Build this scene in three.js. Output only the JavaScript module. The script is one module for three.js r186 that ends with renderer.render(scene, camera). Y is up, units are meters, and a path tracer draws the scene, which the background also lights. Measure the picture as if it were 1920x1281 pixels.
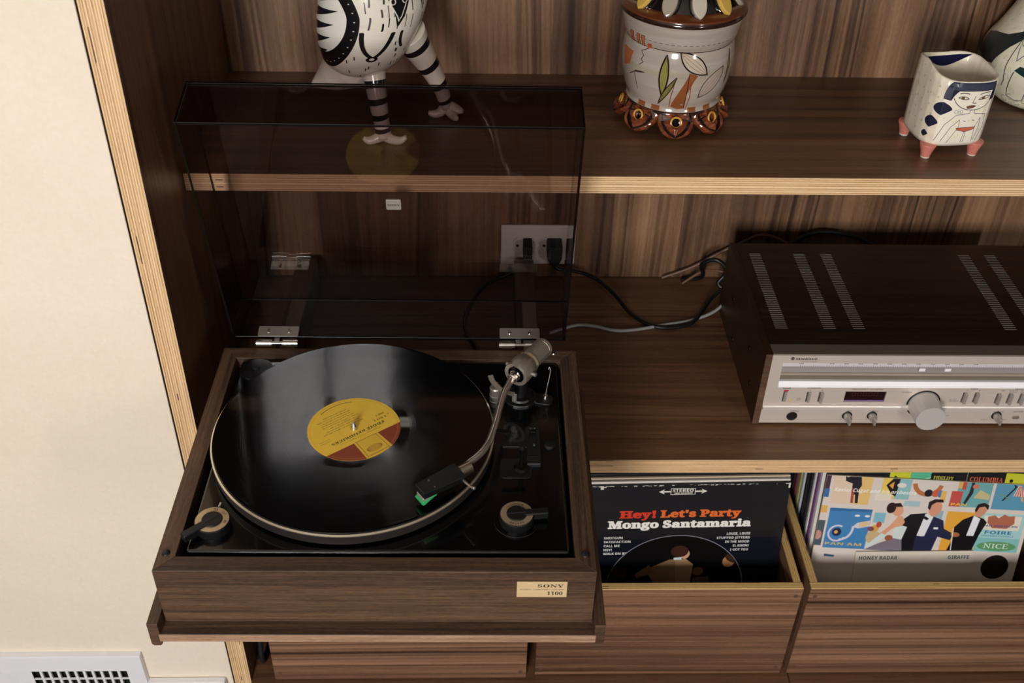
import * as THREE from 'three';
import { mergeGeometries, toCreasedNormals } from 'three/addons/utils/BufferGeometryUtils.js';
import { RoundedBoxGeometry } from 'three/addons/geometries/RoundedBoxGeometry.js';
import { RectAreaLightUniformsLib } from 'three/addons/lights/RectAreaLightUniformsLib.js';

// ------------------------------------------------------------------ camera, sky, light, exposure
const scene = new THREE.Scene();
const camera = new THREE.PerspectiveCamera(2 * Math.atan(640.5 / 1993.5) * 180 / Math.PI, 1920 / 1281, 0.05, 60);
camera.position.set(0.3443, 0.9423, 0.9721);
camera.rotation.set(-0.6584, -0.0382, 0.0261, 'YXZ');
camera.focus = 1.25; camera.userData.fStop = 9;
const renderer = new THREE.WebGLRenderer({ antialias: true });
renderer.toneMapping = THREE.LinearToneMapping;
renderer.toneMappingExposure = 0.97;
renderer.shadowMap.enabled = true;
renderer.shadowMap.type = THREE.PCFSoftShadowMap;
RectAreaLightUniformsLib.init();
const DAY = new THREE.Color(1.0, 0.978, 0.955);
scene.background = new THREE.Color(0.55, 0.68, 0.9);
scene.backgroundIntensity = 2.5;
const WINDOWS = [{ x: -0.4, y: 1.02, w: 0.66, h: 1.08 }, { x: 2.2, y: 1.02, w: 0.24, h: 1.08 }], WIN_Z = 3.2;   // the tall window behind the camera and a narrow one to its right
for (const w of WINDOWS) {
  const l = new THREE.RectAreaLight(DAY, 67, w.w, w.h);
  l.position.set(w.x, w.y, WIN_Z + 0.17); l.lookAt(w.x, w.y, 0); l.name = 'window_daylight';
  scene.add(l);
}

// ------------------------------------------------------------------ helpers
const FLOOR = -0.6;
const D = 0.4139, YU = 0.3367, T = 0.0234, ZU = -0.1265;            // cabinet depth, upper shelf top, panel thickness, set-back of the upper shelf
let seedN = 7;
const rnd = () => { seedN = (seedN + 0x6d2b79f5) | 0; let t = Math.imul(seedN ^ (seedN >>> 15), 1 | seedN); t = (t + Math.imul(t ^ (t >>> 7), 61 | t)) ^ t; return ((t ^ (t >>> 14)) >>> 0) / 4294967296; };
const used = new Map();
const numbered = (n) => { const k = used.get(n) ?? 0; used.set(n, k + 1); return k ? n + '_' + String(k).padStart(3, '0') : n; };
const shade = (m) => { m.castShadow = m.receiveShadow = true; return m; };
function tag(o, label, category, group) { o.userData.label = label; o.userData.category = category; if (group) o.userData.group = group; return o; }
function thing(name, label, category, pos = [0, 0, 0], turn = 0, group) {
  const o = new THREE.Group(); o.name = numbered(name); o.position.set(...pos); o.rotation.y = turn; scene.add(o); return tag(o, label, category, group);
}
function single(name, geo, mat, label, category, pos = [0, 0, 0], turn = 0, group) {
  const o = shade(new THREE.Mesh(geo, mat)); o.name = numbered(name); o.position.set(...pos); o.rotation.y = turn; scene.add(o); return tag(o, label, category, group);
}
function part(name, geo, mat, parent, pos = [0, 0, 0], rot, label) {
  const o = shade(new THREE.Mesh(geo, mat)); o.name = name; o.position.set(...pos); if (rot) o.rotation.set(...rot); parent.add(o); if (label) o.userData.label = label; return o;
}
function sub(name, parent, pos = [0, 0, 0], rot) { const o = new THREE.Group(); o.name = name; o.position.set(...pos); if (rot) o.rotation.set(...rot); parent.add(o); return o; }
function struct(name, geo, mat, pos = [0, 0, 0]) { const o = shade(new THREE.Mesh(geo, mat)); o.name = name; o.position.set(...pos); o.userData.kind = 'structure'; scene.add(o); return o; }
function merge(list) {
  return mergeGeometries(list.map((g) => { const q = g.index ? g.toNonIndexed() : g.clone(); for (const k of Object.keys(q.attributes)) if (!['position', 'normal', 'uv'].includes(k)) q.deleteAttribute(k); q.clearGroups(); return q; }));
}
// a box with chamfered edges, uv in metres along and across its grain, one material group per face (+x -x +y -y +z -z)
function cbox(w, h, d, { c = 0.0006, grain = 'x', off = [0, 0] } = {}) {
  const H = [w / 2, h / 2, d / 2], pos = [], nor = [], uv = [], g = new THREE.BufferGeometry(), gi = 'xyz'.indexOf(grain);
  const uvOf = (p, ax) => { const others = [0, 1, 2].filter((a) => a !== ax); const a = others.includes(gi) ? gi : others[0], b = others.find((q) => q !== a); return [p[a] + off[0], p[b] + off[1]]; };
  const tri = (P, n, ax) => { const [a, b, e] = P, x = [b[0] - a[0], b[1] - a[1], b[2] - a[2]], y = [e[0] - a[0], e[1] - a[1], e[2] - a[2]];
    const k = [x[1] * y[2] - x[2] * y[1], x[2] * y[0] - x[0] * y[2], x[0] * y[1] - x[1] * y[0]]; const Q = k[0] * n[0] + k[1] * n[1] + k[2] * n[2] < 0 ? [a, e, b] : P;
    for (const p of Q) { pos.push(...p); nor.push(...n); uv.push(...uvOf(p, ax)); } };
  const quad = (P, n, ax) => { tri([P[0], P[1], P[2]], n, ax); tri([P[0], P[2], P[3]], n, ax); };
  for (let ax = 0; ax < 3; ax++) for (const s of [1, -1]) {
    const b = (ax + 1) % 3, e = (ax + 2) % 3, start = pos.length / 3, n = [0, 0, 0]; n[ax] = s;
    const P = [[-1, -1], [1, -1], [1, 1], [-1, 1]].map(([u, v]) => { const p = [0, 0, 0]; p[ax] = s * H[ax]; p[b] = u * (H[b] - c); p[e] = v * (H[e] - c); return p; });
    quad(P, n, ax);
    if (c > 0) {
      for (const t of [1, -1]) {                                       // the edge shared with the next axis
        const m = [0, 0, 0]; m[ax] = s * Math.SQRT1_2; m[b] = t * Math.SQRT1_2;
        const q = (da, db, ve) => { const p = [0, 0, 0]; p[ax] = s * (H[ax] - da); p[b] = t * (H[b] - db); p[e] = ve * (H[e] - c); return p; };
        quad([q(0, c, -1), q(0, c, 1), q(c, 0, 1), q(c, 0, -1)], m, ax);
        if (ax === 0) for (const r of [1, -1]) {
          const k = 1 / Math.sqrt(3); const p = (x, y, z) => [s * (H[0] - x), t * (H[1] - y), r * (H[2] - z)];
          tri([p(0, c, c), p(c, 0, c), p(c, c, 0)], [s * k, t * k, r * k], ax);
        }
      }
    }
    g.addGroup(start, pos.length / 3 - start, ax * 2 + (s < 0 ? 1 : 0));
  }
  g.setAttribute('position', new THREE.Float32BufferAttribute(pos, 3)); g.setAttribute('normal', new THREE.Float32BufferAttribute(nor, 3)); g.setAttribute('uv', new THREE.Float32BufferAttribute(uv, 2));
  return g;
}
const solid = (g) => { g.clearGroups(); return g; };
const box = (w, h, d, o) => solid(cbox(w, h, d, o));
const cyl = (r, h, s = 32, r2 = r) => new THREE.CylinderGeometry(r2, r, h, s);
// cylinder between two points
function rod(a, b, r, s = 20, r2 = r) {
  const A = new THREE.Vector3(...a), B = new THREE.Vector3(...b), d = B.clone().sub(A), g = new THREE.CylinderGeometry(r2, r, d.length(), s);
  g.applyQuaternion(new THREE.Quaternion().setFromUnitVectors(new THREE.Vector3(0, 1, 0), d.normalize())); g.translate((A.x + B.x) / 2, (A.y + B.y) / 2, (A.z + B.z) / 2); return g;
}
// lathe profile [[r, y]...] along the axis a->b
function turned(profile, a, b, s = 40) {
  const g = new THREE.LatheGeometry(profile.map(([r, y]) => new THREE.Vector2(r, y)), s), d = new THREE.Vector3(...b).sub(new THREE.Vector3(...a)).normalize();
  g.applyQuaternion(new THREE.Quaternion().setFromUnitVectors(new THREE.Vector3(0, 1, 0), d)); g.translate(...a); return toCreasedNormals(g, 0.7);
}
const lathe = (profile, s = 64) => new THREE.LatheGeometry(profile.map(([r, y]) => new THREE.Vector2(Math.max(r, 1e-5), y)), s, Math.PI);
// tube through points with a radius at each, closed ends; u round, v along
function limb(points, radii, segs = 40, round = 20) {
  const c = new THREE.CatmullRomCurve3(points.map((p) => new THREE.Vector3(...p)), false, 'centripetal'), fr = c.computeFrenetFrames(segs, false), pos = [], uv = [], idx = [];
  for (let i = 0; i <= segs; i++) {
    const t = i / segs, p = c.getPoint(t), f = t * (radii.length - 1), k = Math.min(Math.floor(f), radii.length - 2), r = THREE.MathUtils.lerp(radii[k], radii[k + 1], f - k);
    const q = Math.min(Math.round(t * segs), segs);
    for (let j = 0; j <= round; j++) { const a = j / round * 2 * Math.PI, n = fr.normals[q].clone().multiplyScalar(Math.cos(a)).addScaledVector(fr.binormals[q], Math.sin(a)); pos.push(p.x + n.x * r, p.y + n.y * r, p.z + n.z * r); uv.push(j / round, t); }
  }
  for (let i = 0; i < segs; i++) for (let j = 0; j < round; j++) { const a = i * (round + 1) + j, b = a + round + 1; idx.push(a, a + 1, b, b, a + 1, b + 1); }
  for (const [i, flip] of [[0, false], [segs, true]]) {
    const p = c.getPoint(i / segs), at = pos.length / 3; pos.push(p.x, p.y, p.z); uv.push(0.5, i / segs);
    for (let j = 0; j < round; j++) { const a = i * (round + 1) + j; flip ? idx.push(at, a, a + 1) : idx.push(at, a + 1, a); }
  }
  const g = new THREE.BufferGeometry(); g.setAttribute('position', new THREE.Float32BufferAttribute(pos, 3)); g.setAttribute('uv', new THREE.Float32BufferAttribute(uv, 2)); g.setIndex(idx); g.computeVertexNormals();
  const p = g.attributes.position, n = g.attributes.normal; const c0 = c.getPoint(0.5), m = (Math.floor(segs / 2)) * (round + 1);
  const dv = new THREE.Vector3(p.getX(m) - c0.x, p.getY(m) - c0.y, p.getZ(m) - c0.z); if (dv.x * n.getX(m) + dv.y * n.getY(m) + dv.z * n.getZ(m) < 0) { const ix = g.index.array; for (let i = 0; i < ix.length; i += 3) { const t = ix[i]; ix[i] = ix[i + 1]; ix[i + 1] = t; } g.computeVertexNormals(); }
  return g;
}
const cable = (pts, r) => new THREE.TubeGeometry(new THREE.CatmullRomCurve3(pts.map((p) => new THREE.Vector3(...p))), 80, r, 10);
function extrude(shape, depth, bevel = 0, seg = 2, curve = 16) { return new THREE.ExtrudeGeometry(shape, { depth, bevelEnabled: bevel > 0, bevelSize: bevel, bevelThickness: bevel, bevelOffset: -bevel, bevelSegments: seg, curveSegments: curve }); }
function roundRect(w, h, r) { const s = new THREE.Shape(), x = -w / 2, y = -h / 2; s.moveTo(x + r, y); s.lineTo(x + w - r, y); s.quadraticCurveTo(x + w, y, x + w, y + r); s.lineTo(x + w, y + h - r); s.quadraticCurveTo(x + w, y + h, x + w - r, y + h); s.lineTo(x + r, y + h); s.quadraticCurveTo(x, y + h, x, y + h - r); s.lineTo(x, y + r); s.quadraticCurveTo(x, y, x + r, y); return s; }

// ------------------------------------------------------------------ procedural textures
const TAB = new Float32Array(65536); for (let i = 0; i < 65536; i++) TAB[i] = rnd();
const lat = (x, y) => TAB[(Math.imul(x, 73856093) ^ Math.imul(y, 19349663)) >>> 3 & 65535];
function vn(x, y) { const ix = Math.floor(x), iy = Math.floor(y); let u = x - ix, v = y - iy; u = u * u * (3 - 2 * u); v = v * v * (3 - 2 * v); const a = lat(ix, iy), b = lat(ix + 1, iy), c = lat(ix, iy + 1), d = lat(ix + 1, iy + 1); return a + (b - a) * u + (c - a + (a - b - c + d) * u) * v; }
const fbm = (x, y, o = 4) => { let s = 0, a = 0.5, t = 0; for (let i = 0; i < o; i++) { s += a * vn(x, y); t += a; a *= 0.5; x = x * 2.03 + 17.1; y = y * 2.03 + 5.7; } return s / t; };
const clamp01 = (x) => Math.min(1, Math.max(0, x));
function ramp(stops, t) { t = clamp01(t) * (stops.length - 1); const i = Math.min(Math.floor(t), stops.length - 2), f = t - i; return [0, 1, 2].map((k) => stops[i][k] + (stops[i + 1][k] - stops[i][k]) * f); }
function paint(w, h, f, srgb = true) {
  const data = new Uint8Array(w * h * 4);
  for (let y = 0, o = 0; y < h; y++) for (let x = 0; x < w; x++, o += 4) { const c = f(x, y); data[o] = Math.max(0, Math.min(255, c[0])); data[o + 1] = Math.max(0, Math.min(255, c[1])); data[o + 2] = Math.max(0, Math.min(255, c[2])); data[o + 3] = 255; }
  const t = new THREE.DataTexture(data, w, h); t.magFilter = THREE.LinearFilter; t.minFilter = THREE.LinearMipmapLinearFilter; t.generateMipmaps = true; t.wrapS = t.wrapT = THREE.MirroredRepeatWrapping; if (srgb) t.colorSpace = THREE.SRGBColorSpace; t.needsUpdate = true; return t;
}
// veneer: x runs along the grain, y across it; sizes in metres
function veneer(w, h, mx, my, { stops, lines = 90, contrast = 1, wave = 0.006, slow = 2.2, leaf = 0, pore = 0.16, seed = 0, cathedral = 0, lined = 1 }) {
  const t = paint(w, h, (px, py) => {
    const X = px / w * mx, Y = py / h * my + seed;
    let k = 0, yy = Y; if (leaf) { k = Math.floor((Y + 0.01) / leaf); yy = Y + k * 3.17 + (k % 2 ? 0.9 : 0); }
    let q = yy + wave * (fbm(X * slow + k * 7.3, yy * 6, 3) - 0.5) * 2;
    if (cathedral) { const cy = (Y + 0.01) / leaf - k - 0.5; q += cathedral * Math.abs(cy) * (X * 0.9 + 0.35 * fbm(X * 2 + k, cy * 3, 2)) ; }
    const broad = fbm(X * 0.5 + 3, q * 14, 3), streak = fbm(X * 0.8 + 11, q * lines, 4), fine = vn(X * 3.1 + 31, q * lines * 5.3), hair = vn(X * 26, Y * 1300), speck = vn(X * 210, Y * 1900);
    const dk = vn(X * 0.9 + 50, q * lines * 1.9), lt = vn(X * 1.0 + 90, q * lines * 2.3);
    let v = 0.5 + contrast * ((broad - 0.5) * 0.7 + (streak - 0.5) * 0.7 + (fine - 0.5) * 0.2) + (hair - 0.5) * pore + (speck - 0.5) * pore * 0.8;
    const fl = vn(X * 0.55 + 70, q * 250), amp = clamp01((fbm(X * 0.4 + 5, q * 9 + 40, 2) - 0.32) * 3); if (fl > 0.52) v -= (fl - 0.52) * 0.62 * amp * lined; else if (fl < 0.2) v += (0.2 - fl) * 0.4 * amp * lined;
    if (dk > 0.74) v -= (dk - 0.74) * 1.25 * contrast; if (lt > 0.8) v += (lt - 0.8) * 0.8 * contrast;
    return ramp(stops, v);
  });
  t.repeat.set(1 / mx, 1 / my); return t;
}
const turnedTex = (t, rot = Math.PI / 2) => { const c = t.clone(); c.rotation = rot; c.needsUpdate = true; return c; };
const WALNUT = [[46, 29, 19], [82, 57, 40], [113, 83, 60], [138, 106, 80], [163, 130, 101]];
const texShelf = veneer(2048, 1024, 1.9, 0.5, { stops: WALNUT.map((c) => c.map((x, i) => x * [0.94, 0.88, 0.82][i])), lines: 60, contrast: 0.55, lined: 0.8, wave: 0.012, slow: 1.6, seed: 2 });
const texBack = veneer(1024, 2048, 0.9, 1.9, { stops: WALNUT.map((c) => c.map((x, i) => x * [1.02, 1, 0.96][i])), lines: 60, contrast: 0.75, lined: 1.7, wave: 0.008, slow: 2, leaf: 0.21, cathedral: 0.07, seed: 9 });
const texDrawer = veneer(1024, 1024, 0.9, 0.45, { stops: WALNUT.map((c) => c.map((x, i) => x * [1.1, 1.08, 1.12][i])), lines: 120, contrast: 1.0, wave: 0.006, slow: 1.3, seed: 21 });
const texTT = veneer(1024, 1024, 0.5, 0.36, { stops: [[38, 24, 15], [63, 43, 28], [86, 61, 42], [106, 79, 57], [128, 99, 74]], lines: 150, contrast: 0.62, wave: 0.003, slow: 3, pore: 0.34, seed: 33, lined: 0.4 });
const texTray = veneer(1024, 256, 0.5, 0.12, { stops: [[96, 70, 54], [136, 104, 82], [168, 134, 108], [190, 156, 130], [210, 178, 152]], lines: 120, contrast: 0.7, wave: 0.004, slow: 2.4, pore: 0.3, seed: 41, lined: 0.4 });
const ply = (n, seed, warm) => { const t = paint(1024, 96, (px, py) => { const Y = py / 96 * n, X = px / 1024 * 0.6, k = Math.floor(Y), f = Y - k, even = k % 2 === 0; const g = lat(k + seed, 5) - 0.5; let v = (even ? 0.8 : 0.52) + g * 0.16 + (fbm(X * 30 + k * 9, Y * 2, 3) - 0.5) * (even ? 0.16 : 0.4) + (vn(X * 500, Y * 3) - 0.5) * 0.1; if (f < 0.2) v -= 0.2; const knot = vn(X * 26 + k * 5.1 + seed, k * 3.7); if (!even && knot > 0.95) v -= 0.45; return ramp([[84, 54, 32], [150, 110, 72], [198, 156, 110], [228, 192, 146], [246, 220, 180]].map((c) => [c[0], c[1], c[2] * warm]), v); }); return t; };
function plyMat(n, thick, seed, alongU = true, warm = 1) { const t = ply(n, seed, warm); t.repeat.set(1 / 0.6, 1 / thick); t.offset.set(0.13 * seed % 1, 0.5); return new THREE.MeshStandardMaterial({ map: t, roughness: 0.62, name: 'plywood edge' }); }

const std = (color, roughness = 0.5, metalness = 0, extra = {}) => new THREE.MeshPhysicalMaterial({ color, roughness, metalness, ...extra });
const M = {
  shelf: std(0xffffff, 0.36, 0, { map: texShelf, name: 'walnut shelf' }),
  back: std(0xffffff, 0.5, 0, { map: texBack, name: 'walnut back' }),
  side: std(0xffffff, 0.42, 0, { map: texShelf, name: 'walnut side' }),
  drawer: std(0xffffff, 0.46, 0, { map: texDrawer, name: 'walnut drawer' }),
  tt: std(0xffffff, 0.58, 0, { map: texTT, name: 'turntable walnut' }),
  tray: std(0xffffff, 0.4, 0, { map: texTray, name: 'tray walnut' }),
  ply: plyMat(17, T, 3), plySide: plyMat(17, T * 1.02, 8), plyThin: plyMat(9, 0.0125, 5, true, 0.86),
  birch: std(0xb99368, 0.6), paleEdge: null,
  black: std(0x070708, 0.45), blackGloss: std(0x050506, 0.18, 0, { clearcoat: 0.5, clearcoatRoughness: 0.04 }), rubber: std(0x101011, 0.7), soft: std(0x15151a, 0.5),
  chrome: std(0xe6e0d8, 0.18, 1), steel: std(0xaea59b, 0.34, 0.75), brushed: std(0xa99f94, 0.36, 0.72), dull: std(0x77706a, 0.42, 1), dark: std(0x2a2826, 0.35, 0.9),
  white: std(0xe9e7ea, 0.45), outlet: std(0xd9d2c8, 0.5), brass: std(0xd9bb86, 0.28, 1), cordGrey: std(0x8d8a88, 0.5), cordBrown: std(0x6b4a38, 0.45),
};
const canvas = (w, h, draw) => { const c = document.createElement('canvas'); c.width = w; c.height = h; const g = c.getContext('2d'); draw(g, w, h); const t = new THREE.CanvasTexture(c); t.colorSpace = THREE.SRGBColorSpace; t.anisotropy = 8; return t; };
// text stretched to a wanted width
function fit(g, text, x, y, width, font, align = 'left') { g.save(); g.font = font; const m = g.measureText(text).width; g.translate(align === 'right' ? x - width : align === 'center' ? x - width / 2 : x, y); g.scale(width / m, 1); g.textAlign = 'left'; g.fillText(text, 0, 0); g.restore(); }

// ------------------------------------------------------------------ the room
const wallTex = paint(1024, 1024, (x, y) => { const v = (fbm(x / 90, y / 90, 4) - 0.5) * 7 + (vn(x / 3, y / 3) - 0.5) * 4 + (fbm(x / 300 + 9, y / 300, 3) - 0.5) * 9; return [232 + v, 217 + v * 1.05, 198 + v * 1.3]; });
wallTex.repeat.set(1 / 1.2, 1 / 1.2);
const wallBump = paint(1024, 1024, (x, y) => { let v = 120 + (fbm(x / 14, y / 26, 4) - 0.5) * 60 + (fbm(x / 120, y / 120, 3) - 0.5) * 90; const s = vn(x / 23 + 7, y / 23); if (s > 0.93) v += (s - 0.93) * 900; return [v, v, v]; }, false);
wallBump.repeat.set(1 / 0.6, 1 / 0.6);
const M_wall = std(0xffffff, 0.78, 0, { map: wallTex, bumpMap: wallBump, bumpScale: 0.0012 });
const M_room = std(0x5f594f, 0.85), M_floor = std(0x4a3626, 0.5), M_ceil = std(0xd8d4cb, 0.9);
const X0 = -1.9, X1 = 3.4, Z1 = WIN_Z, TOP = 2.15;
const wallEdge = -0.0244 - 0.0048;
struct('wall_left', box(wallEdge - X0, TOP - FLOOR, 0.45, { c: 0.0006, off: [0.2, 0.1] }), M_wall, [(wallEdge + X0) / 2, (TOP + FLOOR) / 2, -0.225]);
struct('wall_back', box(X1 - X0 + 0.4, TOP - FLOOR, 0.15), M_room, [(X0 + X1) / 2, (TOP + FLOOR) / 2, -0.53]);
struct('wall_side', box(0.15, TOP - FLOOR, Z1 + 0.8), M_room, [X0 - 0.075, (TOP + FLOOR) / 2, (Z1 - 0.5) / 2]);
struct('wall_right', box(0.15, TOP - FLOOR, Z1 + 0.8), M_room, [X1 + 0.075, (TOP + FLOOR) / 2, (Z1 - 0.5) / 2]);
struct('floor', box(X1 - X0 + 0.4, 0.1, Z1 + 1), M_floor, [(X0 + X1) / 2, FLOOR - 0.05, (Z1 - 0.45) / 2]);
struct('ceiling', box(X1 - X0 + 0.4, 0.1, Z1 + 1), M_ceil, [(X0 + X1) / 2, TOP + 0.05, (Z1 - 0.45) / 2]);
{
  const s = new THREE.Shape(); s.moveTo(X0, FLOOR); s.lineTo(X1, FLOOR); s.lineTo(X1, TOP); s.lineTo(X0, TOP); s.closePath();
  for (const w of WINDOWS) { const h = new THREE.Path(), a = w.x - w.w / 2, b = w.x + w.w / 2, c = w.y - w.h / 2, d = w.y + w.h / 2; h.moveTo(a, c); h.lineTo(a, d); h.lineTo(b, d); h.lineTo(b, c); h.closePath(); s.holes.push(h); }
  struct('wall_window', extrude(s, 0.15), M_room, [0, 0, Z1]);
  const pane = new THREE.MeshPhysicalMaterial({ color: 0xffffff, transmission: 1, thickness: 0, roughness: 0, ior: 1.5 });
  WINDOWS.forEach((q, n) => {
    const w = new THREE.Group(); w.name = 'window_' + (n + 1); w.userData.kind = 'structure'; w.position.set(q.x, q.y, Z1 + 0.05); scene.add(w);
    for (const k of [-1, 1]) { part('jamb', box(0.04, q.h, 0.06), M.white, w, [k * (q.w / 2 - 0.02), 0, 0]); part('rail', box(q.w, 0.04, 0.06), M.white, w, [0, k * (q.h / 2 - 0.02), 0]); }
    if (n === 0) part('glazing_bar', box(0.05, q.h - 0.08, 0.04), M.white, w);
    part('glazing_bar', box(q.w - 0.08, 0.03, 0.038), M.white, w);
    for (const i of n ? [0] : [-1, 1]) for (const j of [-1, 1]) part('window_pane', new THREE.PlaneGeometry((n ? q.w : q.w / 2) - 0.07, q.h / 2 - 0.06), pane, w, [i * q.w / 4, j * q.h / 4, 0]);
  });
}
// baseboard and the heating register on the cream wall
{
  struct('baseboard_left', new RoundedBoxGeometry(0.1163, 0.147, 0.0125, 3, 0.003), M.white, [-0.0965, -0.5265, 0.0062]);
}
{
  const t = thing('heating_register', 'white steel heating register with black slots, mounted low on the cream wall', 'vent', [-0.385, -0.535, 0]);
  const W = 0.462, H = 0.145, x0 = -W / 2, zf = 0.01;                                  // spans X -0.616 .. -0.154
  const back = std(0x050505, 0.9), wm = std(0xe6e4e8, 0.42);
  part('back_plate', box(W - 0.02, H - 0.03, 0.001), back, t, [0, H / 2 - 0.004, 0.0008]);
  const face = new THREE.Shape(); face.moveTo(x0, 0); face.lineTo(-x0, 0); face.lineTo(-x0, H - 0.0012); face.lineTo(x0, H - 0.0012); face.closePath();
  const yt = H - 0.0345, hole = (a, b, c, d) => { const p = new THREE.Path(); p.moveTo(a, c); p.lineTo(a, d); p.lineTo(b, d); p.lineTo(b, c); p.closePath(); face.holes.push(p); };
  hole(0.0655, 0.2055, 0.012, yt); hole(-0.215, 0.046, 0.012, yt - 0.004);
  part('face_plate', extrude(face, 0.001, 0.0004, 2), wm, t, [0, 0, zf - 0.0014]);
  part('top_flange', box(W, 0.0012, zf - 0.0012, { c: 0.0003 }), wm, t, [0, H - 0.0006, (zf - 0.0012) / 2 + 0.0002]);
  part('side_flange', box(0.0012, H - 0.002, zf - 0.0012, { c: 0.0003 }), wm, t, [-x0 - 0.0006, H / 2 - 0.001, (zf - 0.0012) / 2 + 0.0002]);
  for (let i = 0; i < 10; i++) part('fin', box(0.0042, yt - 0.012, 0.0042, { c: 0.0006 }), wm, t, [0.0655 + (i + 1) * 0.01273, (yt + 0.012) / 2, zf - 0.0028]);
  part('cross_bar', box(0.14, 0.0018, 0.003, { c: 0.0004 }), wm, t, [0.1355, H - 0.0548, zf - 0.0022]);
  for (let i = 0; i < 14; i++) part('louvre', box(0.016, yt - 0.016, 0.0012, { c: 0.0003 }), wm, t, [-0.206 + i * 0.0187, (yt + 0.008) / 2, zf - 0.0045], [0, 0.38, 0]);
}

// ------------------------------------------------------------------ the shelf unit
const unit = thing('shelf_unit', 'built-in walnut veneer shelf unit with pale plywood edges, beside the cream wall', 'shelf unit', [0, FLOOR, 0]);
const XR = 1.95;
const up = (name, geo, mat, x, y, z, label) => part(name, geo, mat, unit, [x, y - FLOOR, z], undefined, label);
const six = (m, o = {}) => [0, 1, 2, 3, 4, 5].map((i) => o[i] ?? m);
up('side_panel', cbox(0.0244, TOP - 0.02 - FLOOR, D + 0.02 + 0.0072, { grain: 'y', off: [0.31, 0] }), six(M.side, { 4: M.plySide }), -0.0122, (TOP - 0.02 + FLOOR) / 2, (0.0072 - D - 0.02) / 2);
up('side_panel', cbox(0.0244, TOP - 0.02 - FLOOR, D + 0.02 + 0.0072, { grain: 'y', off: [0.83, 0] }), six(M.side, { 4: M.plySide }), XR + 0.0122, (TOP - 0.02 + FLOOR) / 2, (0.0072 - D - 0.02) / 2);
up('back_panel', box(XR, TOP - 0.06 - FLOOR, 0.018, { grain: 'y', off: [0.42, 0.975], c: 0 }), M.back, XR / 2, (TOP - 0.06 + FLOOR) / 2, -D - 0.009);
up('shelf', cbox(XR - 0.0004, T, D + ZU - 0.0002, { off: [0.1, 0.06] }), six(M.shelf, { 4: M.ply }), XR / 2, YU - T / 2, (ZU - D) / 2);
up('shelf', cbox(XR - 0.0004, T, D - 0.0002, { off: [0.55, 0.31] }), six(M.shelf, { 4: M.ply }), XR / 2, -T / 2, -D / 2);
up('shelf', cbox(XR - 0.0004, T, D + ZU - 0.0002, { off: [0.77, 0.6] }), six(M.shelf, { 4: M.ply }), XR / 2, 0.84 - T / 2, (ZU - D) / 2);
for (const [a, b, o] of [[0, 0.8195, 0.3], [0.8202, XR, 0.1]]) up('bottom_panel', box(b - a - 0.0004, T, D + 0.02, { off: [o, 0.2] }), M.shelf, (a + b) / 2, -0.4572 - T / 2, (0.02 - D) / 2);

// pull-out record crates under the lower shelf
const DT = -0.254, DB = -0.4541, TH = 0.0118;
function crate(label, xa, xb, z, o) {
  const w = xb - xa, h = DT - DB, t = thing('record_crate', label, 'drawer', [(xa + xb) / 2, DB, z]);
  part('front_panel', cbox(w, h, TH, { off: [o, o * 0.7] }), six(M.drawer, { 2: M.plyThin }), t, [0, h / 2, -TH / 2]);
  for (const s of [-1, 1]) part('side_panel', cbox(TH, h - 0.0004, 0.375, { grain: 'z', off: [o + s, 0] }), six(M.drawer, { 2: M.plyThin }), t, [s * (w / 2 - TH / 2 - 0.0012), h / 2 - 0.0004, -TH - 0.1876]);
  part('back_panel', cbox(w - 2 * TH - 0.003, h * 0.8, TH, { off: [o, 0.3] }), six(M.drawer, { 2: M.plyThin }), t, [0, h * 0.4 + 0.006, -TH - 0.36]);
  part('bottom_panel', box(w - 2 * TH - 0.003, 0.006, 0.352, {}), M.drawer, t, [0, 0.0032, -TH - 0.1768]);
  const dm = std(0x5f4232, 0.6);
  for (const s of [-1, 1]) for (const y of [0.0155, h - 0.0165]) { const g = cyl(0.0032, 0.0008, 16); g.rotateX(Math.PI / 2); part('dowel_plug', g, dm, t, [s * (w / 2 - 0.0088), y, 0.0001]); }
  return t;
}
crate('walnut record crate at the far left, mostly hidden below the turntable tray', 0.0365, 0.4158, 0.0055, 0.2);
crate('walnut record crate holding the black record sleeve with red and white lettering', 0.4295, 0.807, 0, 0.47);
crate('walnut record crate holding the colourful dance orchestra sleeve and a small plain sleeve', 0.8169, 1.1945, 0.0002, 0.05);

// ------------------------------------------------------------------ record sleeves
const sleeveGeo = (w, h, d) => cbox(w, h, d, { c: 0.0005 });
function sleeve(label, art, edge, x, top, z, { w = 0.315, h = 0.315, d = 0.004, lean = 0, roll = 0, group } = {}) {
  const g = cbox(w, h, d, { c: 0.0004, grain: 'x' }); const uv = g.attributes.uv, p = g.attributes.position;
  for (let i = 0; i < uv.count; i++) uv.setXY(i, p.getX(i) / w + 0.5, p.getY(i) / h + 0.5);
  const o = shade(new THREE.Mesh(g, six(edge, { 4: art, 5: edge }))); o.name = numbered('record_sleeve'); o.rotation.set(-lean, 0, roll); o.position.set(w / 2, -h / 2, -d / 2).applyEuler(o.rotation).add(new THREE.Vector3(x, top, z));
  scene.add(o);                                                        // placed by its front top left corner
  return tag(o, label, 'record sleeve', group);
}
const paper = (c, r = 0.5) => std(c, r);
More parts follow.
